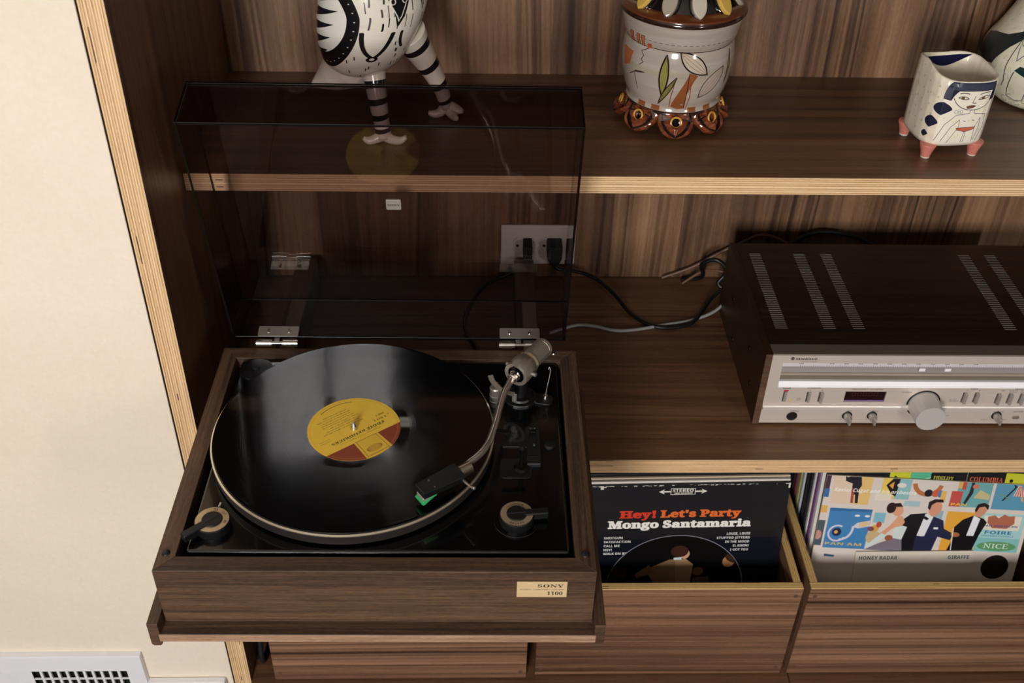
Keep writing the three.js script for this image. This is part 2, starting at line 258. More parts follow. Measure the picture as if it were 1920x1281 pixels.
const artParty = canvas(1024, 1024, (g, W) => {
  const S = W / 0.315; g.fillStyle = '#1b1a1d'; g.fillRect(0, 0, W, W);
  g.fillStyle = '#10131c'; g.fillRect(0, 0.1 * S, W, W);
  for (let i = 0; i < 60; i++) { g.fillStyle = `rgba(${24 + i % 7},${22 + i % 5},${26 + i % 9},.35)`; g.beginPath(); g.ellipse(rnd() * W, rnd() * W * 0.3, 90, 30, 0, 0, 7); g.fill(); }
  g.fillStyle = '#d9d2c6'; for (let i = 0; i < 60; i++) { const x = rnd() * W; g.fillRect(x, rnd() * 5, 4 + rnd() * 16, 1.5 + rnd() * 3); } g.fillRect(148, 0, 14, 22); g.fillRect(158, 6, 16, 6); g.fillRect(W - 9, 0, 9, 30);
  // stereo banner
  const cx = 0.1628 * S, cy = 0.0125 * S; g.fillStyle = '#e3ddd2'; g.strokeStyle = '#e3ddd2'; g.lineWidth = 3;
  g.strokeRect(cx - 56, cy - 17, 112, 34); g.fillRect(cx - 90, cy - 4, 34, 8); g.fillRect(cx + 56, cy - 4, 34, 8);
  for (const s of [-1, 1]) { g.beginPath(); g.moveTo(cx + s * 112, cy); g.lineTo(cx + s * 84, cy - 15); g.lineTo(cx + s * 92, cy); g.lineTo(cx + s * 84, cy + 15); g.fill(); }
  fit(g, 'STEREO', cx, cy + 3, 100, 'bold 24px sans-serif', 'center'); fit(g, '360 SOUND', cx, cy + 14, 86, 'bold italic 13px sans-serif', 'center');
  const slab = (txt, x, y, w, size, fill) => { g.save(); g.font = `bold ${size}px serif`; const m = g.measureText(txt).width; g.translate(x, y); g.scale(w / m, 1); g.lineJoin = 'round'; g.lineWidth = size * 0.085; g.strokeStyle = g.fillStyle = fill; g.strokeText(txt, 0, 0); g.fillText(txt, 0, 0); g.restore(); };
  slab('Hey!', 0.0745 * S, 0.0595 * S, 0.054 * S, 56, '#cf3b26'); slab("Let's Party", 0.1335 * S, 0.0592 * S, 0.1155 * S, 56, '#dd6a31');
  slab('Mongo Santamaria', 0.0585 * S, 0.0785 * S, 0.2075 * S, 58, '#ece8df');
  g.fillStyle = '#e9e6e0'; const L = ['SHOTGUN', 'SATISFACTION', 'CALL ME', 'HEY!', 'WALK ON BY'], R = ['LOUIE, LOUIE', 'STUFFED JITTERS', 'IN THE MOOD', 'EL BIKINI', 'I GOT YOU'];
  const lw = [0.028, 0.04, 0.024, 0.013, 0.035], rw = [0.035, 0.049, 0.036, 0.024, 0.027];
  L.forEach((t, i) => fit(g, t, 0.0535 * S, (0.0985 + i * 0.0076) * S, lw[i] * S, 'bold 19px sans-serif')); R.forEach((t, i) => fit(g, t, 0.2675 * S, (0.0943 + i * 0.0077) * S, rw[i] * S, 'bold 19px sans-serif', 'right'));
  // the round picture: plain dancers in a dark room
  const ox = 0.1625 * S, oy = 0.1965 * S, r = 0.1025 * S; g.save(); g.beginPath(); g.arc(ox, oy, r, 0, 7); g.fillStyle = '#0a0909'; g.fill(); g.lineWidth = 4; g.strokeStyle = '#8f8f99'; g.stroke(); g.clip();
  const K = 0.86, blob = (c, pts) => { g.fillStyle = c; g.beginPath(); pts.forEach(([x, y], i) => (i ? g.lineTo(ox + x * S, oy + (y * K - 0.003) * S) : g.moveTo(ox + x * S, oy + (y * K - 0.003) * S))); g.closePath(); g.fill(); };
  const ell = (c, x, y, a, b, t = 0) => { g.fillStyle = c; g.beginPath(); g.ellipse(ox + x * S, oy + (y * K - 0.003) * S, a * S, b * S * K, t, 0, 7); g.fill(); };
  blob('#8d6f50', [[-0.045, -0.04], [-0.01, -0.062], [0.014, -0.063], [0.026, -0.05], [0.022, 0.02], [0.012, 0.03], [-0.028, 0.0]]); blob('#a58660', [[-0.002, -0.062], [0.014, -0.063], [0.026, -0.05], [0.022, 0.02], [0.004, 0.02]]);
  blob('#7d5f45', [[-0.04, -0.05], [-0.06, -0.03], [-0.058, -0.02], [-0.03, -0.032]]); ell('#c99a78', 0.012, -0.074, 0.007, 0.011); ell('#3c231a', 0.004, -0.08, 0.013, 0.013); blob('#cfd6d8', [[-0.004, -0.066], [0.008, -0.067], [0.008, -0.061], [-0.004, -0.061]]);
  ell('#3d1512', -0.085, -0.03, 0.013, 0.016); blob('#300d0c', [[-0.11, 0.02], [-0.1, -0.014], [-0.07, -0.014], [-0.062, 0.03]]);
  ell('#7a5338', 0.034, -0.034, 0.008, 0.01); blob('#5f4a30', [[0.022, 0.02], [0.028, -0.02], [0.05, -0.022], [0.06, 0.02]]); ell('#b07c52', 0.078, -0.055, 0.009, 0.013); ell('#38261a', 0.083, -0.062, 0.012, 0.008, 0.6);
  g.restore();
});
const M_party = std(0xffffff, 0.3, 0, { map: artParty });
const darkEdge = paper(0x17161a), LP = { lean: 0 };
const inkyEdge = paper(0x222028), cream = paper(0xd3c4ab), greyE = paper(0x8f8d92);
sleeve('black twelve inch record sleeve with red and white lettering and a round picture', M_party, darkEdge, 0.4698, -0.1335, -0.084, { lean: 0.1206, roll: 0.0217 });
const behind = [[0xe0d5cb, 'white'], [0xcdbba0, 'cream'], [0x1b1a1c, 'black'], [0x3a3632, 'brown'], [0x55606e, 'slate'], [0x6f2f2a, 'maroon'], [0x2f3d2f, 'dark green'], [0xb9a27a, 'tan']];
behind.forEach(([c, word], i) => sleeve(`${word} edged record sleeve standing ${['first', 'second', 'third', 'fourth', 'fifth', 'sixth', 'seventh', 'eighth'][i]} behind the black sleeve with red lettering`, paper(i === 2 ? 0x1b1a1c : c), paper(c), 0.4702 + (i % 3) * 0.0012, -0.1325 + [0.0015, 0.0025, 0.006, 0.004, 0.003, 0.005, 0.004, 0.003][i], -0.0893 - i * 0.0062, { d: 0.0042, lean: 0.1206 + i * 0.002, roll: i < 2 ? 0.02 : 0.008 }));

const artDance = canvas(1024, 1024, (g, W) => {
  const S = W / 0.315, R = (c, a, b, x, y) => { g.fillStyle = c; g.fillRect(a * S, b * S, (x - a) * S, (y - b) * S); };
  const P = (c, pts) => { g.fillStyle = c; g.beginPath(); pts.forEach(([x, y], i) => (i ? g.lineTo(x * S, y * S) : g.moveTo(x * S, y * S))); g.closePath(); g.fill(); };
  const E = (c, x, y, a, b, t = 0) => { g.fillStyle = c; g.beginPath(); g.ellipse(x * S, y * S, a * S, b * S, t, 0, 7); g.fill(); };
  R('#dccfc6', 0, 0, 0.315, 0.315);
  // plain coloured picture tiles
  R('#4a3340', 0, 0, 0.006, 0.022); R('#3d6da6', 0, 0.022, 0.007, 0.036); R('#e3b05e', 0, 0.05, 0.009, 0.062); R('#4c5a60', 0, 0.075, 0.01, 0.118); E('#c98f86', 0.003, 0.1, 0.005, 0.008);
  R('#e2c8b0', 0.0105, 0, 0.052, 0.046); R('#e4bd77', 0.045, 0, 0.068, 0.046); P('#24202a', [[0.036, 0], [0.05, 0], [0.053, 0.014], [0.046, 0.03], [0.04, 0.03], [0.039, 0.012], [0.028, 0.008], [0.027, 0], [0.03, 0.002]]); P('#a34a3b', [[0.039, 0.02], [0.043, 0.02], [0.045, 0.044], [0.041, 0.044]]); P('#24202a', [[0.044, 0.02], [0.05, 0.02], [0.052, 0.044], [0.048, 0.044]]);
  R('#e8c45a', 0.083, 0, 0.104, 0.034); R('#e6d9c8', 0.076, 0.026, 0.1, 0.038); R('#8fbcc0', 0.104, 0, 0.126, 0.034); P('#1d1a1e', [[0.098, 0], [0.108, 0], [0.106, 0.03], [0.099, 0.026], [0.089, 0.012]]); P('#e2a03f', [[0.1, 0.005], [0.093, 0.012], [0.1, 0.018]]); E('#e8ddd0', 0.112, 0.011, 0.007, 0.004);
  R('#4482b8', 0.0133, 0.0535, 0.0768, 0.1213); R('#34699c', 0.0133, 0.0535, 0.0768, 0.058); g.strokeStyle = '#d9cfe0'; g.lineWidth = 9; g.beginPath(); g.arc(0.031 * S, 0.096 * S, 0.013 * S, 0.5, 5.2); g.stroke(); g.lineWidth = 12; g.beginPath(); g.moveTo(0.035 * S, 0.107 * S); g.quadraticCurveTo(0.054 * S, 0.104 * S, 0.053 * S, 0.083 * S); g.stroke(); P('#d8cfd6', [[0.052, 0.084], [0.058, 0.077], [0.0765, 0.072], [0.0765, 0.082], [0.06, 0.0865]]); E('#e2bd8c', 0.068, 0.079, 0.008, 0.004, -0.3); E('#2c2a55', 0.03, 0.094, 0.007, 0.007); E('#d7b255', 0.029, 0.094, 0.003, 0.003); E('#e8e2dc', 0.056, 0.065, 0.004, 0.002); E('#e8e2dc', 0.071, 0.065, 0.004, 0.002);
  g.fillStyle = '#dcb765'; fit(g, 'PAN AM', 0.0145 * S, 0.1165 * S, 0.058 * S, 'bold 22px sans-serif');
  R('#7fb8c8', 0.081, 0.058, 0.098, 0.075); E('#c9b084', 0.086, 0.1, 0.011, 0.011); E('#d6a04a', 0.086, 0.085, 0.006, 0.006); E('#b84a3a', 0.091, 0.078, 0.004, 0.005); E('#7e4a5a', 0.08, 0.086, 0.005, 0.004);
  // horn shape and discs
  g.strokeStyle = '#bb7142'; g.lineWidth = 22; g.beginPath(); g.arc(0.151 * S, 0.004 * S, 0.02 * S, 0.2, 3); g.stroke(); E('#222026', 0.154, 0.0215, 0.006, 0.006); E('#cf5f45', 0.165, 0.0215, 0.006, 0.006); E('#4b80b8', 0.172, 0.022, 0.004, 0.006); R('#e7b45a', 0.173, 0.017, 0.181, 0.035); R('#a9c3c8', 0.121, 0.036, 0.145, 0.045);
  R('#6fa7a8', 0.196, 0, 0.2475, 0.0416); R('#c4504a', 0.188, 0.016, 0.205, 0.0416); R('#d9b25c', 0.196, 0, 0.206, 0.011); R('#c4504a', 0.202, 0, 0.208, 0.013); P('#2f2c33', [[0.215, 0], [0.219, 0], [0.22, 0.018], [0.212, 0.038], [0.208, 0.038], [0.214, 0.018]]); E('#cc7a66', 0.222, 0.007, 0.005, 0.004); P('#c9b98a', [[0.222, 0.026], [0.23, 0.012], [0.246, 0.02], [0.246, 0.028]]); g.fillStyle = '#e6c13f'; fit(g, 'PAN', 0.19 * S, 0.04 * S, 0.026 * S, 'bold 20px sans-serif');
  R('#5c97b4', 0.252, 0, 0.315, 0.043); P('#eadccd', [[0.285, 0.002], [0.29, 0.002], [0.299, 0.02], [0.281, 0.02]]); for (let i = 0; i < 4; i++) P('#c2564a', [[0.286 + i * 0.0012, 0.003], [0.287 + i * 0.0012, 0.003], [0.2845 + i * 0.004, 0.02], [0.2825 + i * 0.004, 0.02]]); P('#25252d', [[0.278, 0], [0.284, 0.004], [0.268, 0.028], [0.265, 0.028], [0.28, 0.006]]); g.strokeStyle = '#7d9a4c'; g.lineWidth = 4; g.beginPath(); g.moveTo(0.258 * S, 0.018 * S); g.quadraticCurveTo(0.268 * S, 0.018 * S, 0.275 * S, 0.026 * S); g.stroke(); P('#e0a070', [[0.292, 0.02], [0.295, 0.02], [0.298, 0.028], [0.295, 0.028]]);
  R('#a8d0d0', 0.2415, 0.05, 0.309, 0.1155); R('#e6dcc9', 0.2465, 0.054, 0.303, 0.078); P('#b0684f', [[0.252, 0.056], [0.262, 0.053], [0.268, 0.058], [0.276, 0.051], [0.283, 0.054], [0.292, 0.053], [0.294, 0.066], [0.284, 0.075], [0.262, 0.075], [0.253, 0.066]]);
  g.fillStyle = '#4b4a8c'; fit(g, 'PAN AMERICAN', 0.2475 * S, 0.0725 * S, 0.053 * S, 'bold 15px sans-serif'); g.fillStyle = '#2f6f9a'; fit(g, 'FOIRE', 0.2515 * S, 0.0852 * S, 0.043 * S, 'bold 26px sans-serif'); fit(g, 'INTERNATIONALE', 0.2485 * S, 0.0895 * S, 0.05 * S, '11px sans-serif');
  R('#86bfbd', 0.2415, 0.092, 0.309, 0.1155); E('#5f9a64', 0.276, 0.106, 0.03, 0.008); g.fillStyle = '#e8efe6'; fit(g, 'NICE', 0.2555 * S, 0.1095 * S, 0.039 * S, '36px serif');
  R('#e6a63c', 0.1885, 0.05, 0.241, 0.118); R('#d8cdc2', 0.187, 0.049, 0.1895, 0.118); R('#8fb0c0', 0.172, 0.05, 0.183, 0.09);
  // three people in evening dress
  P('#17151a', [[0.121, 0.072], [0.135, 0.058], [0.158, 0.055], [0.165, 0.122], [0.126, 0.122], [0.128, 0.088]]); P('#e8e6ea', [[0.157, 0.056], [0.17, 0.062], [0.163, 0.095], [0.151, 0.094]]); P('#252846', [[0.17, 0.06], [0.186, 0.066], [0.19, 0.08], [0.206, 0.088], [0.203, 0.099], [0.183, 0.094], [0.178, 0.122], [0.15, 0.122], [0.15, 0.096], [0.163, 0.094]]); P('#10101a', [[0.157, 0.06], [0.164, 0.064], [0.161, 0.067], [0.155, 0.064]]); R('#e8e4e4', 0.174, 0.078, 0.181, 0.0815);
  E('#d8987c', 0.17, 0.047, 0.0095, 0.013, 0.15); P('#2a2022', [[0.158, 0.046], [0.158, 0.036], [0.166, 0.031], [0.178, 0.031], [0.18, 0.036], [0.169, 0.036], [0.163, 0.041], [0.162, 0.05]]);
  P('#141216', [[0.205, 0.076], [0.215, 0.063], [0.23, 0.055], [0.246, 0.06], [0.252, 0.066], [0.245, 0.088], [0.238, 0.122], [0.2, 0.122], [0.206, 0.1]]); P('#e9ebee', [[0.23, 0.055], [0.241, 0.06], [0.237, 0.09], [0.226, 0.09]]); E('#d09272', 0.2385, 0.046, 0.0085, 0.0115, 0.25); P('#241d1e', [[0.229, 0.046], [0.232, 0.036], [0.241, 0.033], [0.249, 0.037], [0.249, 0.045], [0.243, 0.039], [0.235, 0.041], [0.232, 0.05]]);
  E('#a96b40', 0.209, 0.089, 0.007, 0.004, 0.1); g.strokeStyle = '#e8e4e0'; g.lineWidth = 5; g.beginPath(); g.moveTo(0.204 * S, 0.079 * S); g.lineTo(0.208 * S, 0.118 * S); g.stroke();
  P('#dca07c', [[0.117, 0.062], [0.124, 0.062], [0.129, 0.072], [0.124, 0.082], [0.112, 0.084], [0.1, 0.098], [0.094, 0.094], [0.107, 0.08], [0.113, 0.07]]); E('#dca07c', 0.114, 0.052, 0.0085, 0.011, -0.5); E('#2b1d1c', 0.104, 0.049, 0.007, 0.009); P('#2b1d1c', [[0.104, 0.042], [0.116, 0.04], [0.121, 0.046], [0.112, 0.047]]); P('#cfdcdc', [[0.098, 0.092], [0.106, 0.097], [0.084, 0.117], [0.076, 0.117]]); P('#d6dedb', [[0.114, 0.082], [0.127, 0.078], [0.134, 0.08], [0.129, 0.106], [0.117, 0.106]]); P('#7c7480', [[0.117, 0.1], [0.13, 0.102], [0.134, 0.122], [0.076, 0.122], [0.096, 0.11]]); E('#9a5b3c', 0.11, 0.1, 0.006, 0.005);
  E('#241a14', 0.282, 0.142, 0.021, 0.021); P('#2f5a78', [[0.018, 0.132], [0.034, 0.134], [0.033, 0.137], [0.018, 0.136]]);
  g.fillStyle = '#f4efe9'; fit(g, 'Xavier Cugat and his orchestra', 0.013 * S, 0.0255 * S, 0.123 * S, 'bold italic 26px sans-serif');
});
const M_dance = std(0xffffff, 0.28, 0, { map: artDance });
sleeve('colourful record sleeve with three people in evening dress among picture tiles', M_dance, cream, 0.8494, -0.1445, -0.1176, { lean: 0.2836, roll: -0.0571 });
const artStrip = canvas(1024, 1024, (g, W) => {
  const S = W / 0.315; g.fillStyle = '#151416'; g.fillRect(0, 0, W, W);
  g.fillStyle = '#c8c832'; g.fillRect(0.092 * S, 0, 0.031 * S, 0.022 * S); g.fillStyle = '#1a1a1a'; g.beginPath(); g.moveTo(0.1 * S, 0.012 * S); g.lineTo(0.112 * S, 0.02 * S); g.lineTo(0.096 * S, 0.022 * S); g.fill();
  g.fillStyle = '#57b48c'; g.fillRect(0.123 * S, 0, 0.03 * S, 0.022 * S); g.strokeStyle = '#cfe6d8'; g.lineWidth = 3; g.beginPath(); g.moveTo(0.125 * S, 0.021 * S); g.lineTo(0.153 * S, 0.013 * S); g.stroke();
  g.fillStyle = '#d6cf52'; fit(g, 'FIDELITY', 0.157 * S, 0.0155 * S, 0.03 * S, 'bold 24px serif'); g.fillStyle = '#c9c4be'; g.fillRect(0.2065 * S, 0, 2, 0.022 * S);
  g.fillStyle = '#dd6a48'; fit(g, 'COLUMBIA', 0.211 * S, 0.0155 * S, 0.05 * S, 'bold 32px serif'); g.fillStyle = '#b9b4ae'; fit(g, 'MASTERWORKS SOUND', 0.222 * S, 0.0188 * S, 0.03 * S, '9px sans-serif');
  g.fillStyle = '#c8c832'; g.fillRect(0.264 * S, 0, 0.03 * S, 0.022 * S); g.fillStyle = '#141414'; g.beginPath(); g.arc(0.2735 * S, 0.0125 * S, 9, 0, 7); g.fill();
  g.fillStyle = '#5b5a60'; g.fillRect(0, 0.0215 * S, W, 3);
});
sleeve('black record sleeve with orange and yellow lettering, right behind the orchestra sleeve', std(0xffffff, 0.3, 0, { map: artStrip }), darkEdge, 0.8505, -0.131, -0.125, { lean: 0.2836, roll: -0.052, d: 0.0045, h: 0.328 });
const spines = [[0xece6e0, 'white'], [0x7a4a86, 'purple'], [0xd9d2cc, 'pale'], [0x24222a, 'charcoal'], [0x55505a, 'grey'], [0x1d1c20, 'ink black'], [0xbfc0c4, 'silver'], [0xa8a258, 'olive'], [0xb9bac4, 'lilac grey'], [0x6d3038, 'wine red'], [0x23242a, 'blue black'], [0x1b1b1f, 'black'], [0x2b2a30, 'dark grey'], [0x9a8f80, 'tan']];
spines.forEach(([c, word], i) => sleeve(`record sleeve with ${/^[aeiou]/.test(word) ? 'an' : 'a'} ${word} spine, packed behind the orchestra sleeve`, paper(c), paper(c), 0.8478 - (i % 4) * 0.0009 - i * 0.0002, -0.146 + (i % 3) * 0.001, -0.1325 - i * 0.0105, { d: 0.0082 - (i % 3) * 0.0012, lean: 0.27 - i * 0.008, roll: -0.045 + i * 0.003, w: 0.314, h: 0.314 }));
const artSmall = canvas(512, 512, (g, W) => {
  g.fillStyle = '#d9cebd'; g.fillRect(0, 0, W, W); for (let i = 0; i < 900; i++) { g.fillStyle = `rgba(${120 + rnd() * 120},${110 + rnd() * 100},${90 + rnd() * 90},.10)`; g.fillRect(rnd() * W, rnd() * W, 3 + rnd() * 8, 2); }
  g.fillStyle = '#37404c'; g.font = 'bold 24px sans-serif'; fit(g, 'HONEY RADAR', 14, 40, 170, 'bold 25px sans-serif'); fit(g, 'GIRAFFE', 402, 40, 96, 'bold 25px sans-serif');
});
sleeve('small plain beige record sleeve with dark lettering along its top edge', std(0xffffff, 0.6, 0, { map: artSmall }), paper(0xd6cbbb), 0.9066, -0.2665, -0.0785, { w: 0.178, h: 0.178, d: 0.0022, lean: 0.26, roll: 0.006 });

// ------------------------------------------------------------------ receiver
{
  const t = thing('stereo_receiver', 'wide silver fronted stereo receiver in a dark wood case on the lower shelf', 'stereo receiver', [0.7043, 0, -0.0664], -0.0052);
  const W = 0.44, H = 0.1175, DP = 0.262, cx = W / 2, b = 0.004;
  const vinyl = std(0x84705f, 0.42, 0, { map: texTT }), sideEnd = std(0x8d827a, 0.5, 0, { map: texTray }), alu = 0xd3c6bb;
  // face print
  const face = canvas(2048, 540, (g, w, h) => {
    const X = (x) => x / W * w, Y = (y) => (H - y) / (H - b) * h;
    g.fillStyle = '#d3c5ba'; g.fillRect(0, 0, w, h); for (let i = 0; i < 2600; i++) { g.fillStyle = rnd() > 0.5 ? 'rgba(255,248,240,.05)' : 'rgba(120,105,95,.05)'; g.fillRect(rnd() * w, rnd() * h, 60 + rnd() * 260, 1); }
    g.fillStyle = '#2d2928'; g.lineWidth = 3; g.strokeStyle = '#2d2928'; const ly = 0.1105; g.beginPath(); g.arc(X(0.0345), Y(ly + 0.0018), 10, 0, 7); g.stroke(); g.fillRect(X(0.0345) - 2, Y(ly + 0.0018) - 12, 4, 24); g.beginPath(); g.arc(X(0.0345), Y(ly + 0.002) - 1, 5, 0, 7); g.stroke();
    fit(g, 'KENWOOD', X(0.0385), Y(ly), X(0.0275), 'bold 21px sans-serif'); g.fillStyle = '#8d8580'; fit(g, 'AM-FM STEREO', X(0.046), Y(0.107), X(0.02), '9px sans-serif'); fit(g, 'STEREO RECEIVER', X(0.33), Y(0.1105), X(0.05), '13px sans-serif');
    g.fillStyle = '#4a4340';
    fit(g, 'POWER', X(0.0305), Y(0.0625), X(0.0105), 'bold 14px sans-serif'); fit(g, 'SPEAKERS', X(0.0625), Y(0.0633), X(0.0175), 'bold 13px sans-serif'); fit(g, 'A', X(0.0655), Y(0.0595), X(0.002), '12px sans-serif'); fit(g, 'B', X(0.0812), Y(0.0595), X(0.002), '12px sans-serif');
    fit(g, 'FREQUENCY COUNTER', X(0.1205), Y(0.0612), X(0.041), '14px sans-serif'); fit(g, 'TUNING', X(0.1865), Y(0.0565), X(0.014), '14px sans-serif'); fit(g, 'TAPE', X(0.2755), Y(0.0628), X(0.0095), 'bold 13px sans-serif'); fit(g, 'A', X(0.2705), Y(0.06), X(0.002), '12px sans-serif'); fit(g, 'B', X(0.287), Y(0.06), X(0.002), '12px sans-serif');
    fit(g, 'ON', X(0.0515), Y(0.0455), X(0.0055), '11px sans-serif'); fit(g, 'OFF', X(0.0515), Y(0.0428), X(0.006), '11px sans-serif'); fit(g, 'PLAY', X(0.2525), Y(0.045), X(0.009), '11px sans-serif'); fit(g, 'SOURCE', X(0.2525), Y(0.0422), X(0.0125), '11px sans-serif');
    fit(g, 'AM', X(0.3165), Y(0.06), X(0.005), '12px sans-serif'); fit(g, 'FM AUTO', X(0.3265), Y(0.06), X(0.012), '12px sans-serif'); fit(g, 'FM MONO', X(0.3415), Y(0.06), X(0.013), '12px sans-serif'); fit(g, 'MUTING', X(0.3275), Y(0.0575), X(0.01), '11px sans-serif'); fit(g, 'LOCAL', X(0.342), Y(0.0575), X(0.01), '11px sans-serif'); fit(g, 'SELECTOR', X(0.3335), Y(0.0632), X(0.02), 'bold 14px sans-serif');
    fit(g, 'PHONES', X(0.0465), Y(0.0235), X(0.013), '13px sans-serif'); fit(g, 'BASS', X(0.1205), Y(0.0237), X(0.008), '13px sans-serif'); fit(g, 'TREBLE', X(0.1515), Y(0.0237), X(0.012), '13px sans-serif'); fit(g, 'BALANCE', X(0.3165), Y(0.0237), X(0.014), '13px sans-serif'); fit(g, 'LEFT', X(0.3045), Y(0.0098), X(0.009), '11px sans-serif'); fit(g, 'RIGHT', X(0.329), Y(0.0098), X(0.01), '11px sans-serif'); fit(g, 'LOCK', X(0.2495), Y(0.0165), X(0.01), '12px sans-serif'); fit(g, 'HIGH FILTER', X(0.3435), Y(0.0237), X(0.013), '12px sans-serif'); fit(g, 'VOLUME', X(0.385), Y(0.0565), X(0.016), '13px sans-serif');
    // scuffs and rub marks
    for (let i = 0; i < 26; i++) { g.strokeStyle = 'rgba(240,232,226,.28)'; g.lineWidth = 2 + rnd() * 3; const x = X(0.18 + rnd() * 0.12), y = Y(0.012 + rnd() * 0.045); g.beginPath(); g.moveTo(x, y); g.lineTo(x + (rnd() - 0.3) * 40, y + (rnd() - 0.5) * 34); g.stroke(); }
  });
  const fm = std(0xffffff, 0.42, 0.35, { map: face });
  // face plate: upper part with the dial opening and the display opening, lower part below the ledge
  const fs = new THREE.Shape(); fs.moveTo(0.0088, b); fs.lineTo(W - 0.0088, b); fs.lineTo(W - 0.0088, H); fs.lineTo(0.0088, H); fs.closePath();
  const hole = (a, c, d, e) => { const p = new THREE.Path(); p.moveTo(a, c); p.lineTo(a, e); p.lineTo(d, e); p.lineTo(d, c); p.closePath(); fs.holes.push(p); };
  const dx0 = 0.0235, dx1 = W - 0.03; hole(dx0, 0.0662, dx1, 0.1052); hole(0.1135, 0.041, 0.1672, 0.0585);
  const slots = [[0.0352, 0.0495], [0.0659, 0.0493], [0.0819, 0.0494], [0.2702, 0.0496], [0.2857, 0.0497], [0.315, 0.0481], [0.3305, 0.0482], [0.3458, 0.0482]];
  slots.forEach(([x, y]) => hole(x - 0.0026, y - 0.0085, x + 0.0026, y + 0.0085));
  const fg = extrude(fs, 0.003); { const p = fg.attributes.position, u = fg.attributes.uv; for (let i = 0; i < p.count; i++) u.setXY(i, p.getX(i) / W, (p.getY(i) - b) / (H - b)); }
  part('face_plate', fg, fm, t, [0, 0, -0.003]);
  part('top_trim', box(W - 0.0176, 0.0022, 0.0202, { c: 0.0004 }), std(0x6e6258, 0.42, 0.4), t, [cx, H - 0.0012, -0.0132], undefined, 'brown metal trim strip along the top front edge');
  part('case_top', box(W - 0.0176, 0.002, DP - 0.0234, { c: 0.0003, off: [0.2, 0.1] }), vinyl, t, [cx, H - 0.0012, -0.0234 - (DP - 0.0234) / 2]);
  for (const s of [0, 1]) part('side_panel', cbox(0.0088, H - 0.0006, DP, { grain: 'z', c: 0.0005, off: [0.1 + s, 0.05] }), six(vinyl, { 4: sideEnd }), t, [s ? W - 0.0044 : 0.0044, H / 2 + 0.0016, -DP / 2 + 0.0004]);
  part('chassis', box(W - 0.02, H - 0.012, DP - 0.02), M.black, t, [cx, H / 2 - 0.0005, -DP / 2 - 0.007]);
  for (const x of [0.04, W - 0.04]) for (const z of [-0.035, -DP + 0.03]) part('foot', cyl(0.012, 0.0052, 20), M.rubber, t, [x, 0.0026, z]);
  // cooling slots on the case top: fine raised ribs between cut lines
  const rib = std(0x7a7068, 0.4, 0.3), ribs = (x0, x1) => merge(Array.from({ length: 42 }, (_, i) => box(x1 - x0, 0.0005, 0.0011, { c: 0.0001 }).translate((x0 + x1) / 2, H + 0.00005, -0.0575 - i * 0.0043)));
  for (const [a, c] of [[0.0235, 0.0397], [0.0868, 0.103], [0.1258, 0.1414], [0.3255, 0.3415], [0.3635, 0.3795]]) { const g = part('vent_grille', ribs(a, c), rib, t); g.userData.kind = 'stuff'; }
  // the dial: scale strip, grey glass channel, light bars
  const scale = canvas(2048, 64, (g, w, h) => { g.fillStyle = '#cfc9cb'; g.fillRect(0, 0, w, h); const L = dx1 - dx0, X = (x) => (x - dx0) / L * w; g.fillStyle = '#5b5658'; fit(g, 'FM', X(0.0455), 34, 30, 'bold 20px sans-serif'); ['88', '90', '92', '94', '96', '98', '100', '102', '104', '106', '108'].forEach((s, i) => fit(g, s, X(0.0875 + i * 0.0185), 34, 34, 'bold 22px sans-serif', 'center')); for (let i = 0; i < 105; i++) g.fillRect(X(0.047 + i * 0.00285), i % 6 === 0 ? 38 : 48, 2, 26); });
  const bar = (name, y0, y1, z, m, dz = 0.0012) => part(name, box(dx1 - dx0 - 0.0004, y1 - y0, dz, { c: 0.0002 }), m, t, [(dx0 + dx1) / 2, (y0 + y1) / 2, z]);
  const sg = new THREE.PlaneGeometry(dx1 - dx0 - 0.0004, 0.0082); part('dial_scale', sg, std(0xffffff, 0.35, 0, { map: scale }), t, [(dx0 + dx1) / 2, 0.1009, -0.0036]);
  bar('dial_back', 0.0655, 0.106, -0.0075, std(0xa09a98, 0.4, 0.2), 0.001);
  bar('dial_bar', 0.0822, 0.0848, -0.0052, std(0xc9bba8, 0.35, 0.5), 0.003); bar('dial_channel', 0.0748, 0.082, -0.0058, std(0x857a6a, 0.4, 0.4), 0.002);
  { const s = new THREE.Shape(); s.moveTo(-0.006, 0.0742); s.lineTo(-0.0012, 0.0744); s.lineTo(0.0018, 0.0702); s.lineTo(0.0022, 0.0668); s.lineTo(0, 0.066); s.lineTo(-0.006, 0.066); s.closePath(); const g = extrude(s, dx1 - dx0); g.rotateY(-Math.PI / 2); g.translate(dx1, 0, 0); g.scale(1, 1, 1); part('white_bar', g, std(0xf6f4f6, 0.25), t, [0, 0, 0], undefined, 'bright white bar below the dial'); }
  const ptr = sub('tuning_pointer', t, [0.2225, 0.0935, -0.0055]); part('pointer_plate', box(0.0415, 0.009, 0.0016, { c: 0.0003 }), std(0xa09896, 0.4, 0.3), ptr); for (const s of [-1, 1]) part('pointer_tab', box(0.008, 0.0045, 0.0012, { c: 0.0002 }), M.white, ptr, [s * 0.0166, -0.0015, 0.0014]);
  part('dial_window', new THREE.PlaneGeometry(dx1 - dx0, 0.031), new THREE.MeshPhysicalMaterial({ color: 0xffffff, transmission: 1, thickness: 0, roughness: 0.02, ior: 1.3 }), t, [(dx0 + dx1) / 2, 0.0897, -0.0008]);
  // display
  const dsp = canvas(256, 84, (g, w, h) => { g.fillStyle = '#1c060a'; g.fillRect(0, 0, w, h); g.strokeStyle = '#3a0d14'; g.lineWidth = 5; for (let i = 0; i < 5; i++) { g.strokeRect(50 + i * 34, 14, 20, 28); } g.fillStyle = '#6f3aa0'; g.fillRect(0, h - 5, w, 5); });
